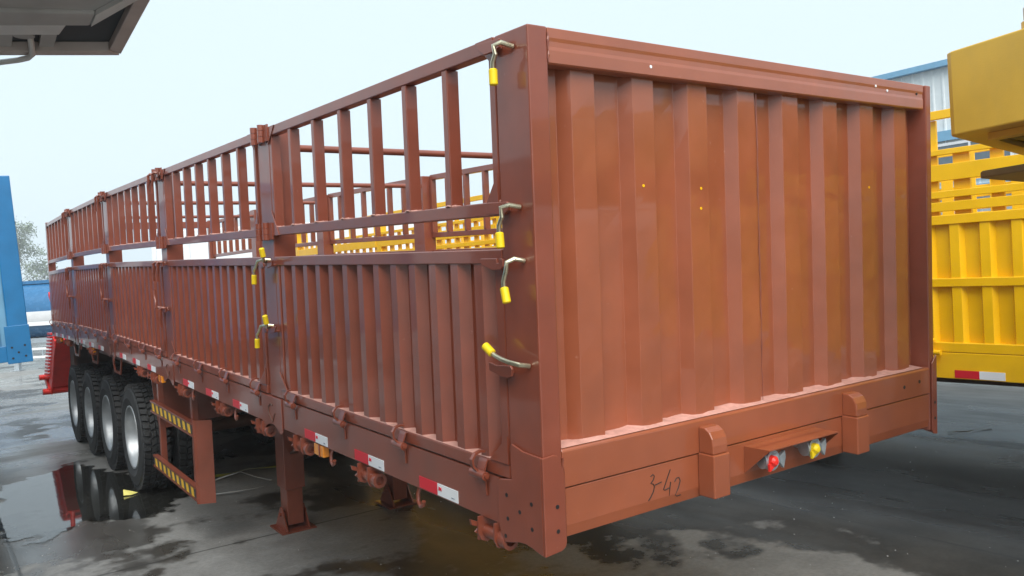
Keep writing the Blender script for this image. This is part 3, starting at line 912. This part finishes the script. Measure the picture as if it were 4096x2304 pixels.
def rim_mesh():
    mb = MB()
    mb.lathe([(0.300, 0.060), (0.322, 0.022), (0.328, 0.018), (0.326, 0.012), (0.312, 0.012), (0.302, 0.022), (0.296, 0.05), (0.288, 0.075), (0.283, 0.12), (0.262, 0.150), (0.258, 0.215), (0.235, 0.222), (0.17, 0.20), (0.145, 0.20), (0.14, 0.13), (0.125, 0.115), (0.0, 0.112)], (0, 0, 0), 'x', 48)
    for i in range(10):
        a = 2 * math.pi * i / 10
        mb.cyl((0.205, .168 * math.cos(a), .168 * math.sin(a)), (0.165, .168 * math.cos(a), .168 * math.sin(a)), 0.014, 8)
    me = bpy.data.meshes.new('rim')
    me.from_pydata(mb.v, [], mb.f)
    bm = bmesh.new(); bm.from_mesh(me); bmesh.ops.recalc_face_normals(bm, faces=bm.faces); bm.to_mesh(me); bm.free()
    me.materials.append(M['silver'])
    me.shade_smooth(); me.set_sharp_from_angle(angle=R(40))
    return me
TYRE, RIM = tyre_mesh(), rim_mesh()
for i, yy in enumerate((7.08, 8.42, 9.70, 10.98)):
    zc = -0.043 * yy + 0.547
    for sx in (0, 1):
        wh = empty('wheel', trailer, loc=((0.055 if sx == 0 else W - 0.055), yy, zc), rot=(0, 0, 0 if sx == 0 else math.pi))
        link('tyre', TYRE, wh, rot=(0.37 * i + sx, 0, 0))
        link('tyre', TYRE, wh, loc=(0.335, 0, 0), rot=(0.8 * i + 2 * sx, 0, 0))
        link('rim', RIM, wh, rot=(0.4 * i, 0, 0))
    T(MB().cyl((0.30, yy, zc), (2.2, yy, zc), 0.07, 14), 'axle', 'dark_brown', smooth=True)
    for xx in (0.86, 1.60):
        T(MB().band([(xx, yy - .5, zc + .20), (xx, yy - .25, zc + .13), (xx, yy, zc + .10), (xx, yy + .25, zc + .13), (xx, yy + .5, zc + .20)], 0.09, 0.07, 'x'), 'leaf_spring', 'dark_brown')
        T(MB().prism([(yy + .55, .75), (yy + .75, .75), (yy + .70, .35), (yy + .60, .35)], 'x', xx - .05, xx + .05), 'spring_hanger', 'dark_brown')
#@@OTHERS
# ------------------------------------------------------------------ generic neighbouring stake trailer
def wheels_simple(parent, ys, Wd, mirror=1, zoff=0.545):
    for yy in ys:
        for sx in (0, 1):
            wh = empty('wheel', parent, loc=((0.05 if sx == 0 else Wd - 0.05), yy, zoff), rot=(0, 0, 0 if sx == 0 else math.pi))
            link('tyre', TYRE, wh, rot=(yy, 0, 0))
            link('rim', RIM, wh)

def corr(p0, p1, n, depth, inward, ratio=0.42):
    # trapezoid profile between two plan points; inward = unit vector pointing into the body
    p0, p1, inward = Vector(p0), Vector(p1), Vector(inward)
    pts = []
    for j in range(n):
        for f, d in ((0.0, 1), (0.5 - ratio / 2 - 0.06, 1), (0.5 - ratio / 2 + 0.06, 0), (0.5 + ratio / 2 - 0.06, 0), (0.5 + ratio / 2 + 0.06, 1)):
            q = p0.lerp(p1, (j + f) / n) + inward * (depth * d)
            pts.append((q.x, q.y))
    q = p1 + inward * depth
    pts.append((q.x, q.y))
    return pts

# ---- yellow trailer beside the brown one (its left flank faces the camera)
yt = empty('semi_trailer', loc=(3.72, 0.57, 0.0), rot=(R(0.5), 0, R(1.6)))
tag(yt, 'bright yellow fence semi trailer standing behind the brown trailer', 'trailer')
YA, YB = -3.7, 10.3
def Y(mb, name, mat='yellow', parent=None, **kw):
    return mb.build(name, mat, parent or yt, None, **kw)
for sx in (0, 1):
    x0 = 0.0 if sx == 0 else 2.45
    sg = 1 if sx == 0 else -1
    def X(a, b): return (a, b) if sx == 0 else (2.45 - b, 2.45 - a)
    Y(MB().box(*X(0, .06), YA, YB, 1.13, 1.297), 'side_rail', bev=0.004)
    nb = 5
    step = (YB - YA) / nb
    for k in range(nb):
        a, b = YA + k * step + 0.07, YA + (k + 1) * step - 0.07
        fr = MB().box(*X(0, .05), a, b, 1.300, 1.362).box(*X(0, .05), a, b, 1.72, 1.775).box(*X(0, .05), a, b, 2.12, 2.18).box(*X(.002, .05), a, a + .05, 1.362, 2.12).box(*X(.002, .05), b - .05, b, 1.362, 2.12)
        lp = Y(fr, 'side_panel', bev=0.004)
        for z0, z1 in ((1.36, 1.725), (1.77, 2.125)):
            Y(MB().sheet(corr((x0 + sg * .010, a + .05), (x0 + sg * .010, b - .05), 14, 0.035, (sg, 0)), z0, z1, 0), 'corrugated_sheet', 'yellow', lp, solid=.003)
        # upper fence of broad boards
        fp = empty('fence_panel', yt)
        for z0, z1, d in ((2.795, 2.85, 0), (2.565, 2.60, .002), (2.40, 2.505, .004), (2.29, 2.335, .002), (2.205, 2.265, .004)):
            Y(MB().box(*X(d, .035 + d), a, b, z0, z1), 'board', 'yellow', fp, bev=0.003)
        nU = 13
        for j in range(nU + 1):
            yy = a + (b - a - 0.09) * j / nU
            wd = 0.10 if j % 3 == 0 else 0.075
            Y(MB().box(*X(.0405, .06), yy, yy + wd, 2.18, 2.794 if j % 4 == 0 else 2.566), 'slat', 'yellow', fp)
        # hinges and stickers on the flank
        if sx == 0:
            for j in range(4):
                hy = a + 0.12 + j * 0.72
                h = MB()
                h.cyl((-0.028, hy - 0.05, 1.298), (-0.028, hy + 0.05, 1.298), 0.017, 10)
                h.band([(-0.03, hy, 1.31), (-0.052, hy, 1.345), (-0.04, hy, 1.375), (-0.004, hy, 1.385)], 0.018, 0.008, 'y')
                h.band([(-0.03, hy, 1.285), (-0.045, hy, 1.245), (-0.02, hy, 1.215), (-0.003, hy, 1.21)], 0.018, 0.008, 'y')
                Y(h, 'hinge', 'yellow', lp, smooth=True)
                so = Y(MB().box(-0.004, -0.001, hy + 0.30, hy + 0.45, 1.137, 1.187), 'reflector_sticker', 'sticker_white')
                Y(MB().box(-0.004, -0.001, hy + 0.45, hy + 0.60, 1.137, 1.187), 'red_band', 'sticker_red', so)
        if k:
            Y(MB().box(*X(.012, .11), YA + k * step - 0.065, YA + k * step + 0.065, 1.297, 2.87), 'post', bev=0.004)
    Y(MB().box(*X(0.0, .12), YA - .08, YA + .066, 1.10, 2.87), 'post', bev=0.004)
    Y(MB().box(*X(0.0, .12), YB - .066, YB + .06, 1.10, 2.87), 'post', bev=0.004)
Y(MB().box(.12, 2.33, YA - .05, YA, 1.13, 2.85), 'front_wall', bev=0.01)
Y(MB().box(.12, 2.33, YB, YB + .05, 1.13, 2.15), 'rear_gate', bev=0.01)
Y(MB().box(.06, 2.39, YA + .05, YB - .05, 1.25, 1.285), 'deck', 'mustard_shaded')
for xx in (.75, 1.6):
    Y(MB().box(xx, xx + .12, YA + .1, YB - .05, 1.03, 1.245), 'main_beam', 'mustard_shaded')
wheels_simple(yt, (5.9, 7.2, 8.5), 2.45)
for xx in (.6, 1.7):
    Y(MB().box(xx, xx + .15, -1.9, -1.75, 0.02, 1.24).box(xx - .06, xx + .21, -1.96, -1.69, 0.004, 0.02), 'landing_leg', 'mustard_shaded')

# ---- low dark flatbed added to block low sky reflection under the yellow trailer
fb = empty('shade_flatbed', loc=(6.9, -4.5, 0), rot=(0, 0, R(1.6)))
tag(fb, 'added low dark flatbed that darkens the gap and ground under the yellow trailer', 'trailer')
def FB(mb, name, mat='dark_brown', parent=None, **kw):
    return mb.build(name, mat, parent or fb, None, **kw)
FB(MB().box(0, 2.4, 0, 12.5, 1.02, 1.06), 'deck')
for xx in (0.0, 2.34):
    FB(MB().box(xx, xx + .06, 0, 12.5, .84, 1.015), 'side_rail', bev=.004)
for xx in (.6, 1.7):
    FB(MB().box(xx, xx + .12, .1, 12.4, .52, 1.015), 'main_beam')
wheels_simple(fb, (9.7, 11.0), 2.4)
for xx in (.5, 1.75):
    FB(MB().box(xx, xx + .14, 1.6, 1.74, .02, 1.015).box(xx - .06, xx + .2, 1.54, 1.8, .004, .02), 'landing_leg')

# ---- blue trailer at the left, nose towards the camera
bt = empty('semi_trailer', loc=(-0.74, 6.70, 0.0), rot=(R(-1.2), R(-2.4), R(0)))
tag(bt, 'bright blue fence semi trailer cut by the left edge', 'trailer')
def B(mb, name, mat='blue', parent=None, **kw):
    return mb.build(name, mat, parent or bt, None, **kw)
fwb = empty('front_wall', bt)
for xa, xb in ((-.165, 0.0), (-2.5, -2.335)):
    B(MB().box(xa, xb, 0.0, 0.16, 1.55, 3.20), 'corner_column', 'blue', fwb, bev=0.008)
    B(MB().box(xa - .03, xb + .008, -0.010, -0.001, 1.45, 1.80), 'corner_plate', 'blue', fwb, bev=0.003)
    for dx, dz in ((.045, .06), (.10, .10), (.045, .16), (.15, .05), (.15, .15)):
        B(MB().cyl((xb - dx, -.0115, 1.45 + dz), (xb - dx, -.0095, 1.45 + dz), .010, 10), 'bolt_hole', 'black', fwb)
B(MB().sheet(corr((-2.335, .05), (-.165, .05), 9, .04, (0, 1)), 1.61, 3.15, 0), 'corrugated_sheet', 'blue_sky_sheen', fwb, solid=.003)
B(MB().box(-2.335, -.165, 0.01, .12, 3.08, 3.19).box(-2.335, -.165, .01, .12, 1.47, 1.62), 'beam', 'blue', fwb, bev=.005)
for sx in (0, 1):
    xo = (-0.06, 0.0) if sx == 0 else (-2.5, -2.44)
    B(MB().box(*xo, .16, 11.5, 1.47, 1.64), 'side_rail')
    for k in range(4):
        a = .2 + k * 2.82
        b = a + 2.7
        fr = B(MB().box(*xo, a, b, 1.645, 1.70).box(*xo, a, b, 2.42, 2.48), 'side_panel')
        xx = xo[0] + .01
        B(MB().sheet(corr((xo[1] - .012, a), (xo[1] - .012, b), 15, .035, (-1, 0)), 1.70, 2.42, 0), 'corrugated_sheet', 'blue', fr, solid=.003)
        fp = B(MB().box(*xo, a, b, 3.13, 3.19).box(*xo, a, b, 2.60, 2.65), 'fence_panel')
        for j in range(9):
            yy = a + (b - a - .04) * j / 8
            B(MB().box(xo[0] + .005, xo[1] - .005, yy, yy + .04, 2.65, 3.13), 'slat', 'blue', fp)
        B(MB().box(xo[0] + .005, xo[1] - .005, b + .01, b + .11, 1.645, 3.2), 'post')
B(MB().box(-2.44, -.06, .16, 11.5, 1.60, 1.635), 'deck', 'primer_dark')
for xx in (-1.75, -.85):
    B(MB().box(xx, xx + .1, .2, 11.4, 1.15, 1.595), 'main_beam', 'primer_dark')
for yy in (7.2, 8.5, 9.8):
    for sx in (0, 1):
        wh = empty('wheel', bt, loc=((-2.45 if sx == 0 else -0.05), yy, .70), rot=(0, 0, 0 if sx == 0 else math.pi))
        link('tyre', TYRE, wh); link('rim', RIM, wh)
    B(MB().cyl((-2.2, yy, .70), (-.3, yy, .70), .07, 12), 'axle', 'primer_dark')
for xx in (-1.85, -.75):
    B(MB().box(xx, xx + .14, 3.2, 3.36, 0.09, 1.60).box(xx - .06, xx + .2, 3.13, 3.43, .075, .09), 'landing_leg', 'primer_dark')

# ---- mustard trailer nose reaching in at the right
mt = empty('semi_trailer', loc=(1.625, -0.625, 0.0), rot=(0, 0, R(-14.3)))
tag(mt, 'mustard yellow raised trailer end cut by the right edge', 'trailer')
def G(mb, name, mat='mustard', parent=None, **kw):
    return mb.build(name, mat, parent or mt, None, **kw)
G(MB().prism([(0.0, -.03), (0.0, -4.6), (1.2, -4.6), (1.2, .57), (.035, .012), (.012, -.004)], 'z', 2.40, 2.72), 'end_box', bev=0.006)
G(MB().prism([(.18, -.06), (.20, -.16), (.24, -4.0), (1.0, -4.0), (1.0, .27), (.46, .035)], 'z', 2.388, 2.399), 'opening_shade', 'black')  # black plate, the dark inside of an opening painted as a sheet
G(MB().prism([(.10, -.09), (.24, -4.1), (.27, -4.1), (.165, -.08), (.52, .09), (1.1, .33), (1.1, .37), (.48, .11)], 'z', 2.372, 2.398), 'under_flange', 'mustard')
G(MB().prism([(.165, .004), (.13, -.03), (.108, -.22), (.10, -2.3), (1.1, -2.3), (1.1, .34), (.65, .186)], 'z', 2.235, 2.262), 'coupling_plate', 'mustard_shaded', bev=.006)
G(MB().box(.5, 1.0, -2.1, -.3, 2.263, 2.371), 'coupling_block', 'mustard_shaded')
G(MB().cyl((.17, -.27, 2.72), (.17, -.27, 2.775), .062, 24), 'cap_base', 'mustard', smooth=True)
G(MB().lathe([(0, .0), (.046, 0), (.054, .012), (.054, .05), (.04, .066), (0, .07)], (.17, -.27, 2.776), 'z', 24), 'cap', 'primer_brown', smooth=True)
for xx in (.2, .95):
    for yy in (-4.3, -3.3):
        G(MB().box(xx, xx + .15, yy, yy + .15, 0.0, 2.37), 'support_leg', 'mustard_shaded')
# ---- grey primed trailer nose overhead at the left
pt = empty('semi_trailer', loc=(0, 0, 2.80))
tag(pt, 'grey primed underside of a raised trailer nose at the upper left corner', 'trailer')
def Pm(mb, name, mat='primer', parent=None, **kw):
    return mb.build(name, mat, parent or pt, None, **kw)
pt.location.z = 2.86
Pm(MB().prism([(-3.4, 1.994), (-.990, 1.006), (-1.044, -.011), (-1.06, -.5), (-3.4, -.5)], 'z', .032, .18), 'deck', 'primer_dark')
Pm(MB().prism([(-.988, 1.008), (-1.042, -.011), (-1.06, -.48), (-1.10, -.48), (-1.08, .017), (-1.033, .965)], 'z', 0.0, .031), 'edge_beam', 'primer_brown', bev=.003)
Pm(MB().prism([(-.992, 1.010), (-1.035, .968), (-3.4, 1.94), (-3.4, 1.994)], 'z', -.004, .031), 'edge_beam', 'primer_brown', bev=.003)
Pm(MB().prism([(-1.133, .708), (-1.138, .575), (-3.4, 1.39), (-3.4, 1.70)], 'z', .0, .031), 'main_beam', 'primer', bev=.008)
Pm(MB().prism([(-1.136, .574), (-1.094, .414), (-1.05, 0.0), (-1.09, -.46), (-3.38, -.46), (-3.38, 1.38)], 'z', .012, .031), 'under_plate', 'primer')
Pm(MB().prism([(-1.133, .70), (-1.139, .572), (-1.094, .414), (-1.04, .0), (-1.015, .0), (-1.027, .281), (-1.063, .413)], 'z', -.004, .011), 'brace', 'primer_light')
Pm(MB().prism([(-3.4, 1.785), (-1.206, .844), (-1.2, .733), (-3.4, 1.70)], 'z', .0, .031), 'inner_beam', 'primer_light', bev=.003)
Pm(MB().prism([(-1.242, 1.056), (-1.253, .862), (-1.209, .845), (-1.198, 1.038)], 'z', .012, .031), 'cross_member', 'primer')
Pm(MB().prism([(-1.50, 1.165), (-1.51, .972), (-1.332, .898), (-1.322, 1.089)], 'z', .012, .031), 'cross_member', 'primer')
Pm(MB().cyl((-1.297, .945, .012), (-1.297, .945, .031), .032, 20), 'boss', 'primer', smooth=True)
Pm(MB().tube([(-1.280, .955, .03), (-1.272, .99, .005), (-1.262, 1.07, -.012), (-1.272, 1.11, -.016), (-1.30, 1.145, -.018), (-1.45, 1.29, -.02), (-1.9, 1.75, -.02)], .010, 10), 'pipe', 'primer_light', smooth=True)
Pm(MB().box(-5.8, -3.42, -2.4, 5.6, -2.2, .30), 'body', 'dark_brown', bev=.02)  # unseen block added to darken the reflection in the brown side
for xx, yy in ((-3.2, .1), (-3.2, 1.2)):
    Pm(MB().box(xx, xx + .15, yy, yy + .15, -2.8, .16), 'support_leg', 'primer_dark')

# ---- red loading ramp leaning behind the brown trailer
def ramp(loc, rotx, label):
    r = empty('loading_ramp', loc=loc, rot=(rotx, 0, R(3)))
    tag(r, label, 'ramp', 'red ramps at the rear of the brown trailer')
    for xx in (0.0, .58):
        MB().prism([(0.0, -.02), (.20, -.02), (.22, .12), (.22, .95), (.18, 1.05), (.05, 1.05), (.0, .95)], 'x', xx, xx + .02).build('side_plate', 'red', r)
    MB().box(.0205, .5795, .10, .14, .05, 1.02).build('ramp_sheet', 'red', r)
    for j in range(14):
        z = 0.16 + j * 0.070
        MB().prism([(.19, z), (.19 + .30 * .81, z - .30 * .59), (.19 + .30 * .81 + .018, z - .30 * .59 + .026), (.19 + .018, z + .026)], 'x', -.03, .63).build('rung', 'red', r)
    MB().cyl((-.10, .12, -.05), (.70, .12, -.05), .05, 14).cyl((-.10, .46, -.02), (.70, .46, -.02), .045, 14).box(-.02, .62, .10, .50, -.085, .02).build('hinge_tube', 'red', r, smooth=True)
    MB().cyl((.10, .12, 1.0), (.10, .64, 1.46), .035, 10).build('prop_arm', 'red', r)
    MB().box(.02, .30, .58, .78, 1.42, 1.50).box(.04, .22, .62, .80, 1.54, 1.61).build('end_bracket', 'red', r, bev=.01)
ramp((0.05, 13.30, 0.50), R(36), 'red ribbed loading ramp standing behind the wheels, nearest the camera')
ramp((1.55, 13.30, 0.50), R(36), 'red ribbed loading ramp on the far side of the trailer tail')

# ---- blue tank trailer behind
tk = empty('tank_trailer', loc=(1.3, 27.6, 0), rot=(0, 0, R(-35.6)))
tag(tk, 'blue tank trailer with a white stripe behind the brown trailer', 'tank trailer')
def K(mb, name, mat='tank_blue', parent=None, **kw):
    return mb.build(name, mat, parent or tk, None, **kw)
K(MB().lathe([(0, -6.5), (.6, -6.45), (.86, -6.3), (.86, 6.3), (.6, 6.45), (0, 6.5)], (0, 0, 1.80), 'x', 40), 'tank', smooth=True)
arc = []
stp = MB()
for i in range(7):
    a = R(-32 + i * 5)
    arc.append((-.872 * math.cos(a), 1.80 + .872 * math.sin(a)))
K(MB().prism(arc + [(-.80, arc[-1][1]), (-.80, arc[0][1])], 'x', -6.3, 6.3), 'white_stripe', 'white', smooth=True)
K(MB().box(-6.3, 6.3, -.35, .35, 2.62, 2.72), 'walkway', 'tank_blue')
K(MB().box(-6.3, 6.3, -.5, .5, .80, .95), 'chassis', 'galv')
for xx in (-2.1, -.3, 2.5):
    K(MB().box(xx, xx + .14, -.75, -.61, .02, .95).box(xx - .08, xx + .22, -.83, -.53, .004, .02), 'support_leg', 'galv')
K(MB().box(-1.9, 1.2, -.80, -.76, .35, .42).box(-1.9, 1.2, -.80, -.76, .60, .67), 'underrun_guard', 'white')
for j in range(10):
    K(MB().box(-1.8 + j * .3, -1.77 + j * .3, -.79, -.765, .42, .60), 'guard_bar', 'galv')
for xx in (3.6, 4.9):
    wh = empty('wheel', tk, loc=(xx, -.75, .55), rot=(0, 0, R(90)))
    link('tyre', TYRE, wh); link('rim', RIM, wh)

# ---- white cargo box behind the tail of the brown trailer
wv = empty('box_trailer', loc=(8.9, 22.0, 0), rot=(0, 0, R(-35.6)))
tag(wv, 'white box trailer seen through the slats behind the tail', 'trailer')
def V(mb, name, mat='white', parent=None, **kw):
    return mb.build(name, mat, parent or wv, None, **kw)
V(MB().box(-5.6, 3.2, 0, 2.4, 1.1, 4.0), 'cargo_box', bev=.03)
for j in range(9):
    V(MB().box(-5.5 + j * 1.05, -5.44 + j * 1.05, -.03, -.002, 1.15, 3.95), 'rib', 'white')
V(MB().box(-5.58, 3.18, -.05, -.031, 2.85, 3.05), 'band', 'sticker_white')
V(MB().box(-5.5, 3.1, .3, 2.1, .8, 1.095), 'chassis', 'primer_dark')
for xx in (-4.2, -2.9, 2.2):
    wh = empty('wheel', wv, loc=(xx, .12, .55), rot=(0, 0, R(90)))
    link('tyre', TYRE, wh); link('rim', RIM, wh)

# ---- shed at the right
sd = empty('warehouse', loc=(23.6, 14.5, 0), rot=(0, 0, R(1.5)))
tag(sd, 'pale metal warehouse with blue eaves beyond the yellow trailer', 'building')
def H(mb, name, mat='shed_white', parent=None, **kw):
    return mb.build(name, mat, parent or sd, None, **kw)
sw = []
yy = 0.0
n = 0
while yy > -26:
    sw += [(0.0, yy), (0.0, yy - .20), (-.03, yy - .23), (-.03, yy - .27)]
    yy -= .30
H(MB().sheet(sw, 0.0, 7.35, 0), 'wall', solid=.005)
H(MB().box(.03, 12, -26, 0, 0, 7.3), 'body')
H(MB().box(-.25, 12.2, -26.2, .2, 7.35, 7.52), 'eave', 'shed_blue')
for j in range(10):
    a = -1.2 - j * 2.5
    wd = H(MB().box(-.07, -.035, a - 2.3, a, 3.95, 5.05), 'window', 'window_glass')
    H(MB().box(-.09, -.071, a - 2.3, a, 5.0, 5.08).box(-.09, -.071, a - 2.3, a, 3.9, 3.97).box(-.09, -.071, a - 2.32, a - 2.24, 3.97, 5.0).box(-.09, -.071, a - 1.18, a - 1.12, 3.97, 5.0), 'frame', 'white', wd)
H(MB().box(-.12, -.035, -26, 0, 5.15, 5.45).box(-.6, -.035, -26, 0, 3.55, 3.72), 'blue_band', 'shed_blue')

# ---- trees beyond the tank
def tree(loc, h, label, seed):
    rnd = random.Random(seed)
    t = empty('tree', loc=loc)
    tag(t, label, 'tree', 'hazy trees beyond the tank')
    tr = MB()
    tr.tube([(0, 0, 0), (.1, 0, h * .3), (-.05, .1, h * .6), (0, 0, h * .9)], [.2, .16, .1, .04], 8)
    tips = []
    for i in range(16):
        z = h * rnd.uniform(.3, .85)
        a = rnd.uniform(0, 6.28); l = h * .30 * (1.15 - z / h) + .3
        e = (math.cos(a) * l, math.sin(a) * l, z + l * .6)
        tr.tube([(0, 0, z), (e[0] * .5, e[1] * .5, z + l * .25), e], [.06, .04, .015], 5)
        tips.append((Vector(e), l))
    tr.build('trunk', 'bark', t, smooth=True)
    cr_ = MB()
    for e, l in tips:
        for c in range(4):
            cc = e + Vector((rnd.gauss(0, 1.0), rnd.gauss(0, 1.0), rnd.gauss(0, .9)))
            for q in range(90):
                p = cc + Vector((rnd.gauss(0, .6), rnd.gauss(0, .6), rnd.gauss(0, .5)))
                s = rnd.uniform(.12, .22)
                u = Vector((rnd.uniform(-1, 1), rnd.uniform(-1, 1), rnd.uniform(-1, 1))).normalized()
                v = u.orthogonal().normalized()
                cr_.add([p - u * s, p + v * s * .6, p + u * s, p - v * s * .6], [(0, 1, 2, 3)])
    me = bpy.data.meshes.new('crown'); me.from_pydata(cr_.v, [], cr_.f); me.materials.append(M['leaf'])
    link('crown', me, t)
tree((2.6, 142, 0), 16.0, 'hazy leafy tree rising beside the blue trailer edge', 1)
tree((9.6, 139, 0), 15.0, 'hazy leafy tree rising beside the brown trailer tail', 2)

# ---- litter on the ground
lf = MB()
lf.add([(-.02, 6.80, .012), (-.085, 6.84, .012), (-.07, 6.92, .055), (.01, 6.87, .03), (.05, 6.84, .015)], [(0, 1, 2, 3), (0, 3, 4)])
tag(lf.build('paper_scrap', 'paper', solid=.002), 'crumpled yellow paper scrap beside the nearest wheel', 'paper')
def strip(name, pts, w, mat, label):
    mb = MB()
    pts = [Vector(p) for p in pts]
    b0 = 0
    for i, p in enumerate(pts):
        t = (pts[min(i + 1, len(pts) - 1)] - pts[max(i - 1, 0)]).normalized()
        n = Vector((-t.y, t.x, .25 * math.sin(i * 1.7))).normalized() * w * (.7 + .4 * math.sin(i * 2.1 + .5))
        mb.v += [tuple(p + n), tuple(p - n)]
    mb.f = [(2 * i, 2 * i + 1, 2 * i + 3, 2 * i + 2) for i in range(len(pts) - 1)]
    tag(mb.build(name, mat, solid=.002), label, 'strap')
strip('plastic_strap', [(.70, 6.9, .03), (.85, 6.75, .05), (1.0, 6.85, .03), (1.2, 6.9, .03), (1.45, 6.75, .03), (1.8, 6.9, .02)], .035, 'strap_green', 'olive green plastic strap lying under the trailer')
strip('plastic_strap', [(.55, 6.1, .02), (.72, 6.0, .03), (.9, 6.0, .02), (1.05, 6.0, .02)], .014, 'strap_white', 'lower thin white plastic strap lying under the trailer')
strip('plastic_strap', [(.60, 6.6, .02), (.85, 6.6, .06), (1.0, 6.55, .09), (1.1, 6.35, .05), (1.2, 6.2, .02)], .014, 'strap_white', 'bent white plastic strap looping under the trailer')
strip('plastic_strap', [(7.15, 2.28, .01), (7.3, 2.14, .012), (7.42, 2.12, .012), (7.65, 2.06, .012)], .014, 'strap_white', 'white plastic strap lying under the yellow trailer')

# ------------------------------------------------------------------ wet haze in the air
hz = MB().box(-45, 60, -30, 190, -1.0, 19.0)
hm = bpy.data.materials.new('haze'); hm.use_nodes = True
hn = hm.node_tree; hn.nodes.clear()
ho = hn.nodes.new('ShaderNodeOutputMaterial'); hv = hn.nodes.new('ShaderNodeVolumePrincipled')
hv.inputs['Color'].default_value = (0.93, 0.97, 1.0, 1)
hv.inputs['Density'].default_value = 0.0019
hv.inputs['Anisotropy'].default_value = 0.2
hn.links.new(hv.outputs[0], ho.inputs['Volume'])
M['haze'] = hm
tag(hz.build('haze', hm), 'pale damp haze over the whole yard', kind='stuff')

# ---- grit and small stones scattered over the yard
grit = MB()
rg_ = random.Random(21)
for i in range(900):
    x_, y_ = rg_.uniform(-2.2, 6.5), rg_.uniform(-0.6, 11)
    r_ = rg_.uniform(.002, .006) * (1.9 if rg_.random() < .05 else 1)
    a_ = rg_.uniform(0, 6.28)
    pts = [(x_ + r_ * math.cos(a_ + t) * rg_.uniform(.7, 1.3), y_ + r_ * math.sin(a_ + t) * rg_.uniform(.7, 1.3), .0005) for t in (0, 1.57, 3.14, 4.71)]
    grit.add(pts + [(x_, y_, r_ * .9)], [(0, 1, 4), (1, 2, 4), (2, 3, 4), (3, 0, 4)])
tag(grit.build('grit', 'primer'), 'grit and small stones scattered on the concrete', kind='stuff')
